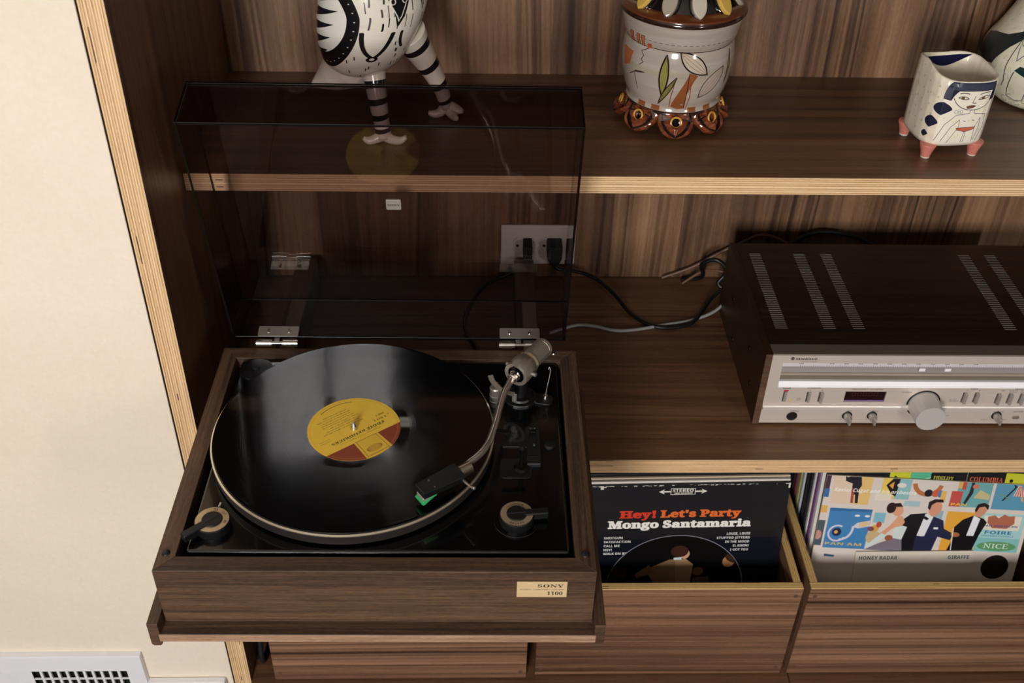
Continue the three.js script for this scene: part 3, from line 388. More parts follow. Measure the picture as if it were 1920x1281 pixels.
  part('frequency_display', new THREE.PlaneGeometry(0.0545, 0.018), std(0xffffff, 0.12, 0, { map: dsp }), t, [0.14035, 0.04975, -0.0024], undefined, 'dark red frequency display');
  const red = std(0xb3123a, 0.4);
  part('power_mark', box(0.0062, 0.0022, 0.0004, { c: 0.0001 }), red, t, [0.0356, 0.0596, 0.0002]);
  slots.forEach(([x, y], i) => { part('push_button', box(0.0034, 0.0162, 0.009, { c: 0.0004 }), M.dull.clone ? std(0xb3aca6, 0.36, 0.5) : M.dull, t, [x + 0.0006, y, i === 0 ? -0.003 : i === 1 ? -0.0015 : 0.0008]); });
  part('slot_back', box(W - 0.03, 0.03, 0.001), M.black, t, [cx, 0.049, -0.0085]);
  part('pilot_lamp', new THREE.SphereGeometry(0.0016, 16, 10), std(0xcdb24a, 0.3), t, [0.0432, 0.0437, 0]);
  // the rounded ledge across the lower third
  { const s = new THREE.Shape(); s.moveTo(-0.001, 0.0372); s.lineTo(0.0008, 0.0368); s.quadraticCurveTo(0.0034, 0.0355, 0.0036, 0.032); s.lineTo(0.0036, 0.0295); s.lineTo(0.0008, 0.0284); s.lineTo(-0.001, 0.028); s.closePath(); const g = extrude(s, W - 0.0178); g.rotateY(-Math.PI / 2); g.translate(W - 0.0089, 0, 0); part('ledge', g, std(0xdcd0c7, 0.36, 0.4), t); }
  { const g = new THREE.LatheGeometry([[0.0072, 0], [0.0069, 0.0008], [0.0058, 0.0008], [0.005, 0.0003], [0.0001, 0.0003]].map(([r, y]) => new THREE.Vector2(r, y)), 32); g.rotateX(Math.PI / 2); part('headphone_jack', g, std(0x0a0a0a, 0.5), t, [0.0507, 0.0159, 0.0002]); }
  const pointerKnob = (x, y) => {
    const k = sub('tone_knob', t, [x, y, 0]); const r = new THREE.TorusGeometry(0.0058, 0.0009, 8, 32); part('dark_ring', r, M.black, k, [0, 0, 0.0002]);
    const c = cyl(0.005, 0.008, 28); c.rotateX(Math.PI / 2); part('collar', c, std(0xbdb6b0, 0.34, 0.6), k, [0, 0, 0.004]); part('grip', box(0.003, 0.0098, 0.014, { c: 0.0008 }), std(0xb9b3ae, 0.36, 0.6), k, [0, 0, 0.009]);
    part('mark', box(0.0008, 0.003, 0.0004, { c: 0.0001 }), M.black, k, [0, 0.0078, 0.0002]);
  };
  pointerKnob(0.1237, 0.0173); pointerKnob(0.1567, 0.0175); pointerKnob(0.3226, 0.0183);
  const knobProfile = [[0.0001, 0.031], [0.0186, 0.031], [0.0189, 0.0306], [0.0198, 0.006], [0.02, 0.001], [0.0204, 0]];
  const big = (x, y) => { const k = sub('tuning_knob', t, [x, y, 0]); part('dark_ring', new THREE.TorusGeometry(0.021, 0.0011, 8, 56), M.black, k); const g = toCreasedNormals(new THREE.LatheGeometry(knobProfile.map(([r, h]) => new THREE.Vector2(r, h)).reverse(), 64), 0.5); g.rotateX(Math.PI / 2); part('knob_body', g, std(0xc6bfba, 0.4, 0.25), k); };
  big(0.2195, 0.0385); big(0.398, 0.0385);
  part('filter_switch', box(0.008, 0.004, 0.004, { c: 0.0004 }), M.steel, t, [0.3485, 0.0163, 0.001]);
  for (const [y, z] of [[0.07, -0.075], [0.035, -0.045], [0.02, -0.16], [0.07, -0.19]]) { const g = new THREE.SphereGeometry(0.0042, 16, 8); g.scale(0.35, 1, 1); part('case_screw', g, M.dark, t, [0, y, z]); }
}

// ------------------------------------------------------------------ wall outlet, plugs and cables
{
  const t = thing('wall_outlet', 'white double wall outlet with two black plugs, on the walnut back behind the lid', 'outlet', [0.4331, 0.0607, -D]);
  part('cover_plate', new RoundedBoxGeometry(0.1143, 0.07, 0.005, 3, 0.002), M.outlet, t, [0, 0, 0.0025]);
  for (const s of [-1, 1]) {
    const r = sub('socket', t, [s * 0.0205, 0, 0.005]);
    const sh = new THREE.Shape(); const a = 0.0165; sh.absarc(0, 0, a, 0, 7); const lim = new THREE.Shape(); const n = 40; lim.moveTo(0.0165, 0); const pts = []; for (let i = 0; i < n; i++) { const q = i / n * 2 * Math.PI; pts.push(new THREE.Vector2(Math.max(-0.0172, Math.min(0.0172, 0.019 * Math.cos(q))), Math.max(-0.0145, Math.min(0.0145, 0.019 * Math.sin(q))))); }
    part('socket_face', extrude(new THREE.Shape(pts), 0.0014, 0.0004), M.outlet, r);
    part('ground_hole', cyl(0.0024, 0.0006, 14).rotateX(Math.PI / 2), M.black, r, [-0.011, 0, 0.0017]);
  }
  part('screw', cyl(0.0026, 0.0012, 16).rotateX(Math.PI / 2), M.white, t, [0, 0, 0.0052]);
  const cordTo = (name, label, s, w, pts, r) => {
    const c = thing(name, label, 'power cord', [0.4331 + s * 0.0205 + 0.004, 0.0607, -D + 0.0068]);
    const sh = new THREE.Shape(); sh.moveTo(-w, 0.011); sh.quadraticCurveTo(-w, 0.014, -w + 0.003, 0.014); sh.lineTo(w - 0.003, 0.014); sh.quadraticCurveTo(w, 0.014, w, 0.011); sh.lineTo(w, -0.006); sh.quadraticCurveTo(w - 0.001, -0.014, 0.0035, -0.02); sh.lineTo(-0.0035, -0.02); sh.quadraticCurveTo(-w + 0.001, -0.014, -w, -0.006); sh.closePath();
    part('plug', extrude(sh, 0.024, 0.0025, 3), M.rubber, c, [0, 0, 0.0005]); part('cord', cable(pts, r), M.black, c);
    return c;
  };
  cordTo('power_cord', 'black power cord in the left socket, hanging away to the left', -1, 0.007, [[0, -0.018, 0.014], [-0.004, -0.028, 0.016], [-0.03, -0.04, 0.02], [-0.06, -0.05, 0.03], [-0.085, -0.0575, 0.07], [-0.095, -0.0578, 0.13], [-0.075, -0.0578, 0.2], [-0.12, -0.0578, 0.26]], 0.0032);
  cordTo('power_cord', 'black power cord in the right socket, running right along the back', 1, 0.0115, [[0, -0.018, 0.014], [0.004, -0.03, 0.016], [0.03, -0.034, 0.018], [0.06, -0.037, 0.03], [0.09, -0.047, 0.06], [0.115, -0.0578, 0.1], [0.15, -0.0578, 0.13], [0.2, -0.0578, 0.12], [0.24, -0.045, 0.07], [0.28, -0.02, 0.05]], 0.003);
}
single('signal_cable', cable([[0.445, 0.0025, -0.262], [0.47, 0.0025, -0.275], [0.4903, 0.0025, -0.2823], [0.515, 0.0025, -0.279], [0.5405, 0.0025, -0.2695], [0.5641, 0.0025, -0.2696], [0.62, 0.0025, -0.284], [0.665, 0.0028, -0.297], [0.7, 0.012, -0.31], [0.724, 0.03, -0.335], [0.722, 0.045, -0.362], [0.742, 0.05, -0.362]], 0.0024), M.cordGrey, 'grey signal cable looping across the lower shelf to the receiver', 'cable');
single('signal_cable', cable([[0.66, 0.003, -0.4], [0.688, 0.02, -0.385], [0.682, 0.052, -0.372], [0.7, 0.066, -0.362], [0.718, 0.05, -0.356], [0.706, 0.03, -0.352], [0.724, 0.022, -0.345], [0.76, 0.04, -0.345]], 0.0034), M.black, 'coiled black cable bunched at the back corner of the receiver', 'cable');
single('speaker_wire', cable([[0.63, 0.004, -0.405], [0.675, 0.025, -0.404], [0.71, 0.05, -0.403], [0.74, 0.068, -0.403], [0.773, 0.0855, -0.402], [0.8, 0.08, -0.4], [0.828, 0.066, -0.39], [0.85, 0.05, -0.365], [0.855, 0.05, -0.345]], 0.0026), M.cordBrown, 'brown speaker wire arching up behind the receiver', 'cable');
single('speaker_wire', cable([[0.66, 0.004, -0.39], [0.69, 0.03, -0.386], [0.71, 0.038, -0.374], [0.74, 0.035, -0.36], [0.77, 0.035, -0.345]], 0.002), M.cordBrown, 'short brown speaker wire beside the coiled black cable', 'cable');
single('signal_cable', cable([[0.8, 0.05, -0.345], [0.81, 0.075, -0.38], [0.85, 0.094, -0.395], [0.9, 0.092, -0.395], [0.95, 0.074, -0.385], [0.985, 0.05, -0.345]], 0.0028), M.black, 'black cable arching over the back edge of the receiver', 'cable');
single('floor_cable', cable([[0.02, -0.06, -0.1], [0.021, -0.2, -0.06], [0.0195, -0.32, -0.035], [0.0155, -0.4, -0.022], [0.0145, -0.44, -0.02], [0.0145, -0.4535, -0.03], [0.02, -0.4535, -0.12]], 0.0042), M.soft, 'dark cable hanging in the gap left of the lowest crate', 'cable');

// ------------------------------------------------------------------ ceramics on the upper shelf
const profileY = (pts, n = 48) => { const c = new THREE.CatmullRomCurve3(pts.map(([r, y]) => new THREE.Vector3(r, y, 0)), false, 'centripetal'); const P = c.getPoints(400), y0 = pts[0][1], y1 = pts[pts.length - 1][1], out = []; for (let i = 0; i <= n; i++) { const y = y0 + (y1 - y0) * i / n; let k = P.findIndex((p) => p.y >= y - 1e-9); if (k < 1) { out.push([P[k < 0 ? P.length - 1 : 0].x, y]); continue; } const a = P[k - 1], b = P[k], f = (y - a.y) / (b.y - a.y || 1); out.push([a.x + (b.x - a.x) * f, y]); } return out; };
const glaze = (map, r = 0.18, color = 0xffffff) => new THREE.MeshPhysicalMaterial({ map, color, roughness: r, clearcoat: 0.5, clearcoatRoughness: 0.1 });
{ // the bird figurine
  const t = thing('bird_figurine', 'black and white painted ceramic bird on striped legs, standing behind the smoked lid', 'figurine', [0.22, YU, -0.24]);
  const y0 = 0.078, y1 = 0.272, W = 1024, H = 1024, ink = '#141214';
  const skin = canvas(W, H, (g) => {
    const U = (deg) => (0.5 + deg / 360) * W, V = (y) => (1 - (y - y0) / (y1 - y0)) * H;
    g.fillStyle = '#dcd3c4'; g.fillRect(0, 0, W, H); for (let i = 0; i < 500; i++) { g.fillStyle = 'rgba(190,172,150,.10)'; g.beginPath(); g.ellipse(rnd() * W, rnd() * H, 20, 9, 0, 0, 7); g.fill(); }
    g.fillStyle = ink; g.strokeStyle = ink; g.lineCap = 'round';
    for (let r = 0; r < 7; r++) for (let i = 0; i < 58; i++) { if (rnd() < 0.12 + r * 0.05) continue; const y = 0.268 - r * 0.0165 - rnd() * 0.012, a = i / 58 * 360 - 180 + rnd() * 5; if (a > -102 && a < -6 && y < 0.215) continue; g.strokeStyle = rnd() > 0.4 ? ink : '#4a4648'; g.lineWidth = 2.5 + rnd() * 3.5; g.beginPath(); g.moveTo(U(a), V(y)); g.quadraticCurveTo(U(a + 0.8), V(y - 0.006), U(a + rnd() * 1.2), V(y - 0.008 - rnd() * 0.008)); g.stroke(); }
    g.strokeStyle = ink; for (let i = 0; i < 40; i++) { g.lineWidth = 4; const a = -20 + rnd() * 105, y = 0.086 + rnd() * 0.06; if (Math.abs(a - 12) < 20 && y > 0.11) continue; g.beginPath(); g.moveTo(U(a), V(y)); g.lineTo(U(a + 0.6), V(y - 0.004)); g.stroke(); }
    const wing = (cx, m) => {
      g.save(); g.beginPath(); g.ellipse(U(cx), V(0.152), 124, 290, 0, 0, 7); g.fillStyle = ink; g.fill(); g.beginPath(); g.ellipse(U(cx - m * 10), V(0.155), 112, 212, 0, 0, 7); g.fillStyle = '#d9d3c8'; g.fill(); g.clip();
      g.fillStyle = '#1d1c1f'; for (let i = 0; i < 6; i++) { const y = 0.197 - i * 0.0165; g.beginPath(); g.moveTo(U(cx - m * 60), V(y - 0.02)); g.quadraticCurveTo(U(cx - m * 20), V(y - 0.012), U(cx + m * (26 - i * 4)), V(y + 0.006)); g.quadraticCurveTo(U(cx - m * 16), V(y + 0.002), U(cx - m * 60), V(y - 0.006)); g.fill(); }
      g.restore(); g.fillStyle = '#d8d2c6'; for (let i = 0; i < 15; i++) { const q = -1.5 + i * 0.22; g.beginPath(); g.arc(U(cx) + m * 108 * Math.cos(q), V(0.152) + 254 * Math.sin(q), 3, 0, 7); g.fill(); }
    };
    wing(-51, 1); wing(163, -1);
    g.fillStyle = ink; g.beginPath(); g.moveTo(U(22), V(0.225)); g.lineTo(U(62), V(0.225)); g.quadraticCurveTo(U(48), V(0.18), U(33), V(0.152)); g.quadraticCurveTo(U(22), V(0.18), U(22), V(0.225)); g.fill(); g.strokeStyle = '#d8d2c6'; g.lineWidth = 4; g.beginPath(); g.moveTo(U(26), V(0.176)); g.lineTo(U(33), V(0.16)); g.lineTo(U(42), V(0.178)); g.stroke(); for (const q of [27, 41]) { g.beginPath(); g.ellipse(U(q), V(0.182), 8, 16, 0, 0, 7); g.stroke(); }
    g.strokeStyle = ink; g.lineWidth = 15; g.beginPath(); g.moveTo(U(-4), V(0.148)); g.quadraticCurveTo(U(-3), V(0.126), U(10), V(0.118)); g.stroke(); g.beginPath(); g.moveTo(U(30), V(0.146)); g.quadraticCurveTo(U(27), V(0.126), U(17), V(0.118)); g.stroke(); g.lineWidth = 11; g.beginPath(); g.ellipse(U(13), V(0.1145), 15, 15, 0, 0, 7); g.stroke(); g.beginPath(); g.moveTo(U(41), V(0.146)); g.quadraticCurveTo(U(40), V(0.134), U(47), V(0.126)); g.stroke();
  });
  const prof = profileY([[0.002, 0.078], [0.024, 0.08], [0.044, 0.094], [0.055, 0.116], [0.0615, 0.146], [0.0625, 0.17], [0.057, 0.205], [0.044, 0.238], [0.033, 0.262], [0.03, 0.272]], 60);
  const g = lathe(prof, 80), p = g.attributes.position; for (let i = 0; i < p.count; i++) { const y = p.getY(i); p.setX(i, p.getX(i) + (y < 0.165 ? (y - 0.165) * 0.24 : 0)); } g.computeVertexNormals();
  const M_skin = glaze(skin, 0.22); part('body', g, M_skin, t);
  const plain = glaze(null, 0.22, 0xddd3c3);
  const head = new THREE.SphereGeometry(0.036, 32, 24); head.scale(1, 0.95, 1.05); head.translate(0, 0.288, 0.008); part('head', head, plain, t);
  const beak = new THREE.ConeGeometry(0.012, 0.04, 20); beak.rotateX(Math.PI / 2); part('beak', beak, std(0x2a2523, 0.3), t, [0, 0.287, 0.058]);
  for (const s of [-1, 1]) part('eye', new THREE.SphereGeometry(0.005, 16, 12), M.black, t, [s * 0.018, 0.298, 0.036]);
  const bands = (n, from) => canvas(64, 512, (c) => { c.fillStyle = '#dbd2c2'; c.fillRect(0, 0, 64, 512); c.fillStyle = '#17161a'; for (let i = 0; i < n; i++) { const y = (from + i / n) * 512; c.beginPath(); c.moveTo(0, y); for (let k = 0; k <= 64; k += 8) c.lineTo(k, y + 7 * Math.sin(k / 64 * 6.283)); for (let k = 64; k >= 0; k -= 8) c.lineTo(k, y + 38 + 7 * Math.sin(k / 64 * 6.283 + 0.6)); c.fill(); } });
  const leg = (bandsTex, path, radii, toes) => {
    const l = part('leg', limb(path, radii, 48, 28), glaze(bandsTex, 0.2), t);
    part('foot', merge(toes.map((q) => limb(q, [0.0072, 0.006, 0.005, 0.0026], 24, 14))), plain, l);
  };
  leg(bands(5, 0.02), [[-0.004, 0.098, 0.008], [-0.001, 0.072, 0.02], [0.002, 0.048, 0.027], [0.005, 0.026, 0.031], [0.007, 0.007, 0.034]].reverse(), [0.0095, 0.0098, 0.011, 0.0128, 0.0158],
    [[[0.007, 0.011, 0.034], [-0.003, 0.0065, 0.036], [-0.012, 0.0045, 0.037], [-0.0175, 0.0085, 0.0385]], [[0.007, 0.011, 0.034], [0.016, 0.006, 0.036], [0.027, 0.0045, 0.036], [0.0345, 0.0095, 0.0365]], [[0.007, 0.011, 0.034], [0.008, 0.005, 0.026], [0.009, 0.003, 0.016], [0.009, 0.003, 0.01]]]);
  leg(bands(4, 0.1), [[0.038, 0.124, -0.006], [0.052, 0.094, -0.018], [0.066, 0.064, -0.028], [0.076, 0.036, -0.036], [0.081, 0.014, -0.04]].reverse(), [0.0085, 0.0095, 0.0125, 0.0165, 0.022],
    [[[0.08, 0.014, -0.04], [0.072, 0.006, -0.038], [0.064, 0.005, -0.037], [0.058, 0.0075, -0.036]], [[0.08, 0.014, -0.04], [0.088, 0.006, -0.034], [0.092, 0.0045, -0.028], [0.094, 0.006, -0.022]], [[0.08, 0.016, -0.04], [0.09, 0.014, -0.038], [0.098, 0.01, -0.036], [0.102, 0.0105, -0.034]]]);
  const tail = limb([[-0.02, 0.094, -0.014], [-0.036, 0.078, -0.02], [-0.058, 0.061, -0.026], [-0.083, 0.046, -0.03]], [0.034, 0.031, 0.021, 0.004], 30, 24); part('tail', tail, plain, t);
}
{ // the footed urn with its lid
  const t = thing('ceramic_urn', 'grey glazed lidded ceramic urn with leaf drawings on petal shaped feet', 'urn', [0.5885, YU, -0.285]);
  const y0 = 0.03, y1 = 0.146, W = 2048, H = 640;
  const skin = canvas(W, H, (g) => {
    const U = (px) => (0.5 + Math.asin(Math.max(-0.99, Math.min(0.99, (px - 1283) / 114))) / (2 * Math.PI)) * W, V = (py) => (1 - ((0.112 - (py - 75) / 130 * 0.08) - y0) / (y1 - y0)) * H;
    const poly = (c, pts, line, lw = 6) => { g.beginPath(); pts.forEach(([x, y], i) => (i ? g.lineTo(U(x), V(y)) : g.moveTo(U(x), V(y)))); if (c) { g.closePath(); g.fillStyle = c; g.fill(); } if (line) { g.strokeStyle = line; g.lineWidth = lw; g.stroke(); } };
    const leaf = (a, b, w, c, lw = 6, ink = '#191412') => { const ax = U(a[0]), ay = V(a[1]), bx = U(b[0]), by = V(b[1]), mx = (ax + bx) / 2, my = (ay + by) / 2, nx = -(by - ay), ny = bx - ax; g.beginPath(); g.moveTo(ax, ay); g.quadraticCurveTo(mx + nx * w, my + ny * w, bx, by); g.quadraticCurveTo(mx - nx * w, my - ny * w, ax, ay); if (c) { g.fillStyle = c; g.fill(); } g.strokeStyle = ink; g.lineWidth = lw; g.stroke(); g.strokeStyle = 'rgba(90,50,35,.8)'; g.lineWidth = 2; for (const k of [-0.45, 0, 0.45]) { g.beginPath(); g.moveTo(ax, ay); g.quadraticCurveTo(mx + nx * w * k, my + ny * w * k, bx, by); g.stroke(); } };
    g.fillStyle = '#a3978c'; g.fillRect(0, 0, W, H); g.fillStyle = 'rgba(150,140,100,.25)'; g.fillRect(0, V(112), W, V(125) - V(112));
    for (let i = 0; i < 420; i++) { g.fillStyle = ['rgba(170,150,120,.10)', 'rgba(150,140,135,.12)', 'rgba(190,182,176,.10)'][i % 3]; g.beginPath(); g.ellipse(rnd() * W, rnd() * H, 60 + rnd() * 120, 6 + rnd() * 16, 0, 0, 7); g.fill(); }
    g.strokeStyle = '#3a2418'; g.lineWidth = 3; for (let i = 0; i < 60; i++) { const x = i / 60 * W; g.beginPath(); g.moveTo(x, V(58)); g.lineTo(x + 20, V(58)); g.stroke(); }
    g.strokeStyle = '#241611'; g.lineWidth = 5; g.beginPath(); g.moveTo(0, V(73)); g.lineTo(W, V(73)); g.stroke(); g.fillStyle = '#2a1c16'; g.fillRect(0, H - 22, W, 22); g.fillStyle = '#834a29'; for (const x of [1217, 1300, 1340, 1190]) g.fillRect(U(x), H - 58, 60, 34);
    poly('#834a29', [[1291, 112], [1282, 135], [1262, 178], [1259, 190], [1275, 195], [1292, 193], [1290, 160], [1301, 130], [1308, 118]]); poly(null, [[1290, 112], [1290, 190]], '#3a1c12', 4); poly(null, [[1295, 130], [1298, 165], [1295, 196]], '#8a3a20', 5); poly(null, [[1265, 122], [1258, 165], [1256, 192]], '#7a3420', 5);
    poly('#a5623a', [[1169, 92], [1183, 92], [1180, 120], [1172, 130]]); for (const x of [1177, 1187, 1195]) poly('#a9603a', [[x, 52], [x + 5, 52], [x + 3, 74], [x - 1, 74]], '#2a1a14', 3); poly('#a4502f', [[1204, 66], [1212, 64], [1211, 75], [1203, 76]]); poly(null, [[1206, 76], [1195, 84], [1200, 92], [1197, 100], [1201, 104], [1195, 112]], '#3a1f16', 4);
    leaf([1242, 80], [1239, 166], 0.17, '#8b8a45', 9); leaf([1266, 122], [1232, 186], 0.12, '#7c7a3c', 6); leaf([1268, 73], [1326, 118], 0.42, '#b8a894', 8); leaf([1317, 168], [1361, 108], 0.4, '#ab9a8e', 5); leaf([1376, 80], [1372, 150], 0.1, '#7c8040', 5); leaf([1188, 128], [1204, 124], 0.1, '#a79a8f', 4); poly(null, [[1180, 140], [1188, 130], [1205, 124]], '#1c1513', 5); poly(null, [[1188, 132], [1192, 165]], '#1c1513', 4);
    for (const [dx, c] of [[1300, 0], [700, 1]]) { g.save(); g.translate(dx === 1300 ? 760 : -760, 0); leaf([1242, 80], [1239, 166], 0.17, '#8b8a45', 7); leaf([1268, 73], [1326, 118], 0.42, '#b8a894', 7); leaf([1317, 168], [1361, 108], 0.4, '#ab9a8e', 5); g.restore(); }
  });
  part('body', lathe(profileY([[0.0565, 0.03], [0.06, 0.0335], [0.0585, 0.038], [0.063, 0.05], [0.0672, 0.068], [0.0692, 0.088], [0.0672, 0.106], [0.0655, 0.113], [0.0682, 0.119], [0.0705, 0.13], [0.073, 0.1395], [0.0738, 0.146]], 70), 96), glaze(skin, 0.16), t);
  part('base', lathe([[0.0001, 0.024], [0.05, 0.024], [0.0585, 0.027], [0.0595, 0.031], [0.056, 0.034]], 64), glaze(null, 0.15, 0x2a1d18), t);
  const lid = sub('lid', t); part('rim', lathe(profileY([[0.066, 0.144], [0.0755, 0.1445], [0.0772, 0.1475], [0.0755, 0.151], [0.069, 0.153]], 16), 80), glaze(null, 0.14, 0x2a1812), lid);
  part('rim_band', lathe(profileY([[0.0762, 0.1495], [0.0752, 0.1522], [0.07, 0.1545], [0.062, 0.157]], 12), 80), glaze(null, 0.14, 0x5e3019), lid);
  part('dome', lathe(profileY([[0.062, 0.155], [0.052, 0.168], [0.038, 0.182], [0.018, 0.194], [0.012, 0.2], [0.016, 0.21], [0.012, 0.222], [0.001, 0.225]], 40), 64), glaze(null, 0.15, 0x17120f), lid);
  const petal = (w, h) => { const s = new THREE.Shape(); s.moveTo(0, 0); s.bezierCurveTo(w, h * 0.15, w * 0.9, h * 0.75, 0, h); s.bezierCurveTo(-w * 0.9, h * 0.75, -w, h * 0.15, 0, 0); return s; };
  const pc = [glaze(null, 0.16, 0xb9ad9c), glaze(null, 0.16, 0xcaa24e), glaze(null, 0.16, 0x9a8d7c), glaze(null, 0.16, 0x6f7a3c)];
  const pg = extrude(petal(0.0125, 0.04), 0.0035, 0.0016), pb = extrude(petal(0.0155, 0.044), 0.003, 0.0016);
  for (let i = 0; i < 11; i++) { const a = i / 11 * 2 * Math.PI + 0.12, h = sub('lid_petal', lid, [0.0675 * Math.sin(a), 0.153, 0.0675 * Math.cos(a)]); h.rotation.set(-0.62, a, 0, 'YXZ'); const o = new THREE.Mesh(mergeGeometries([pb.clone().translate(0, -0.001, -0.0042), pg.clone()], true), [glaze(null, 0.14, 0x110d0b), pc[i % 4]]); o.name = 'lid_petal'; shade(o); o.position.copy(h.position); o.rotation.copy(h.rotation); lid.remove(h); lid.add(o); }
  const fs = new THREE.Shape(); fs.moveTo(-0.0235, 0.034); fs.bezierCurveTo(-0.0275, 0.012, -0.014, 0.0, 0, 0); fs.bezierCurveTo(0.014, 0.0, 0.0275, 0.012, 0.0235, 0.034); fs.bezierCurveTo(0.01, 0.039, -0.01, 0.039, -0.0235, 0.034);
  const hole = new THREE.Path(); hole.absellipse(0, 0.0215, 0.0055, 0.0062, 0, 2 * Math.PI, true); fs.holes.push(hole);
  const fg = extrude(fs, 0.005, 0.0024, 3, 20); { const p = fg.attributes.position; for (let i = 0; i < p.count; i++) { const x = p.getX(i), y = p.getY(i); p.setZ(i, p.getZ(i) - 9 * x * x + 0.0045 * Math.sin(y * 160)); } fg.computeVertexNormals(); }
  const footTex = canvas(256, 256, (g) => { g.fillStyle = '#6e3620'; g.fillRect(0, 0, 256, 256); for (let i = 0; i < 200; i++) { g.fillStyle = i % 2 ? 'rgba(160,88,56,.3)' : 'rgba(60,24,14,.35)'; g.beginPath(); g.ellipse(rnd() * 256, rnd() * 256, 4 + rnd() * 16, 3 + rnd() * 8, rnd() * 3, 0, 7); g.fill(); } g.strokeStyle = '#15100f'; g.lineWidth = 18; g.beginPath(); g.moveTo(40, 20); g.quadraticCurveTo(20, 170, 128, 236); g.quadraticCurveTo(236, 170, 216, 20); g.stroke(); g.lineWidth = 12; g.beginPath(); g.moveTo(20, 100); g.lineTo(90, 84); g.moveTo(236, 100); g.lineTo(166, 84); g.stroke(); });
  { const u = fg.attributes.uv, p = fg.attributes.position; for (let i = 0; i < u.count; i++) u.setXY(i, p.getX(i) / 0.052 + 0.5, p.getY(i) / 0.038); }
  const fm = glaze(footTex, 0.12), ringM = glaze(null, 0.12, 0xc08a38), blk = glaze(null, 0.12, 0x0c0a09);
  for (let i = 0; i < 8; i++) { const a = -0.06 + i * Math.PI / 4, o = part('foot', fg, fm, t, [0.066 * Math.sin(a), 0.002, 0.066 * Math.cos(a)]); o.rotation.set(-0.34, a, 0, 'YXZ'); o.scale.set(0.94, 0.94, 0.94);
    part('foot_ring', new THREE.TorusGeometry(0.0068, 0.0014, 10, 28), ringM, o, [0, 0.0215, 0.0062]); part('foot_back', new THREE.CylinderGeometry(0.008, 0.008, 0.001, 20).rotateX(Math.PI / 2), blk, o, [0, 0.0215, -0.0028]); }
}
// a vessel with a rounded square plan: outer wall, rim and inner wall in one surface
function squareVessel(half, n, H, wall, base, bulge, seg = 96) {
  const pos = [], uv = [], idx = [], rows = [], R = (a, k) => half * k / Math.pow(Math.pow(Math.abs(Math.cos(a)), n) + Math.pow(Math.abs(Math.sin(a)), n), 1 / n);
  const ring = (k, yf, v) => { rows.push(pos.length / 3); for (let j = 0; j <= seg; j++) { const a = j / seg * 2 * Math.PI, th = a + Math.PI, r = R(th, k); pos.push(r * Math.sin(th), yf(th), r * Math.cos(th)); uv.push(j / seg, v); } };
  ring(0.001, () => base, 0); ring(0.86, () => base, 0.002); ring(0.96, () => base + 0.002, 0.01); ring(1, () => base + 0.007, 0.03);
  for (let i = 1; i <= 10; i++) ring(1 + bulge * Math.sin(i / 10 * Math.PI), (a) => base + 0.007 + (H(a) - base - 0.008) * i / 10, 0.03 + 0.94 * i / 10);
  ring(1 - wall * 0.25, H, 0.985); ring(1 - wall * 0.75, H, 0.99); ring(1 - wall, (a) => H(a) - 0.001, 0.995);
  for (let i = 1; i <= 6; i++) ring((1 - wall) * (1 - 0.03 * i / 6), (a) => H(a) - 0.001 - (H(a) - base - 0.006) * i / 6, 0.998); ring(0.001, () => base + 0.0045, 1);
  for (let i = 0; i + 1 < rows.length; i++) for (let j = 0; j < seg; j++) { const a = rows[i] + j, b = rows[i + 1] + j; idx.push(a, a + 1, b, b, a + 1, b + 1); }
  const g = new THREE.BufferGeometry(); g.setAttribute('position', new THREE.Float32BufferAttribute(pos, 3)); g.setAttribute('uv', new THREE.Float32BufferAttribute(uv, 2)); g.setIndex(idx); g.computeVertexNormals(); return toCreasedNormals(g, 1.1);
}
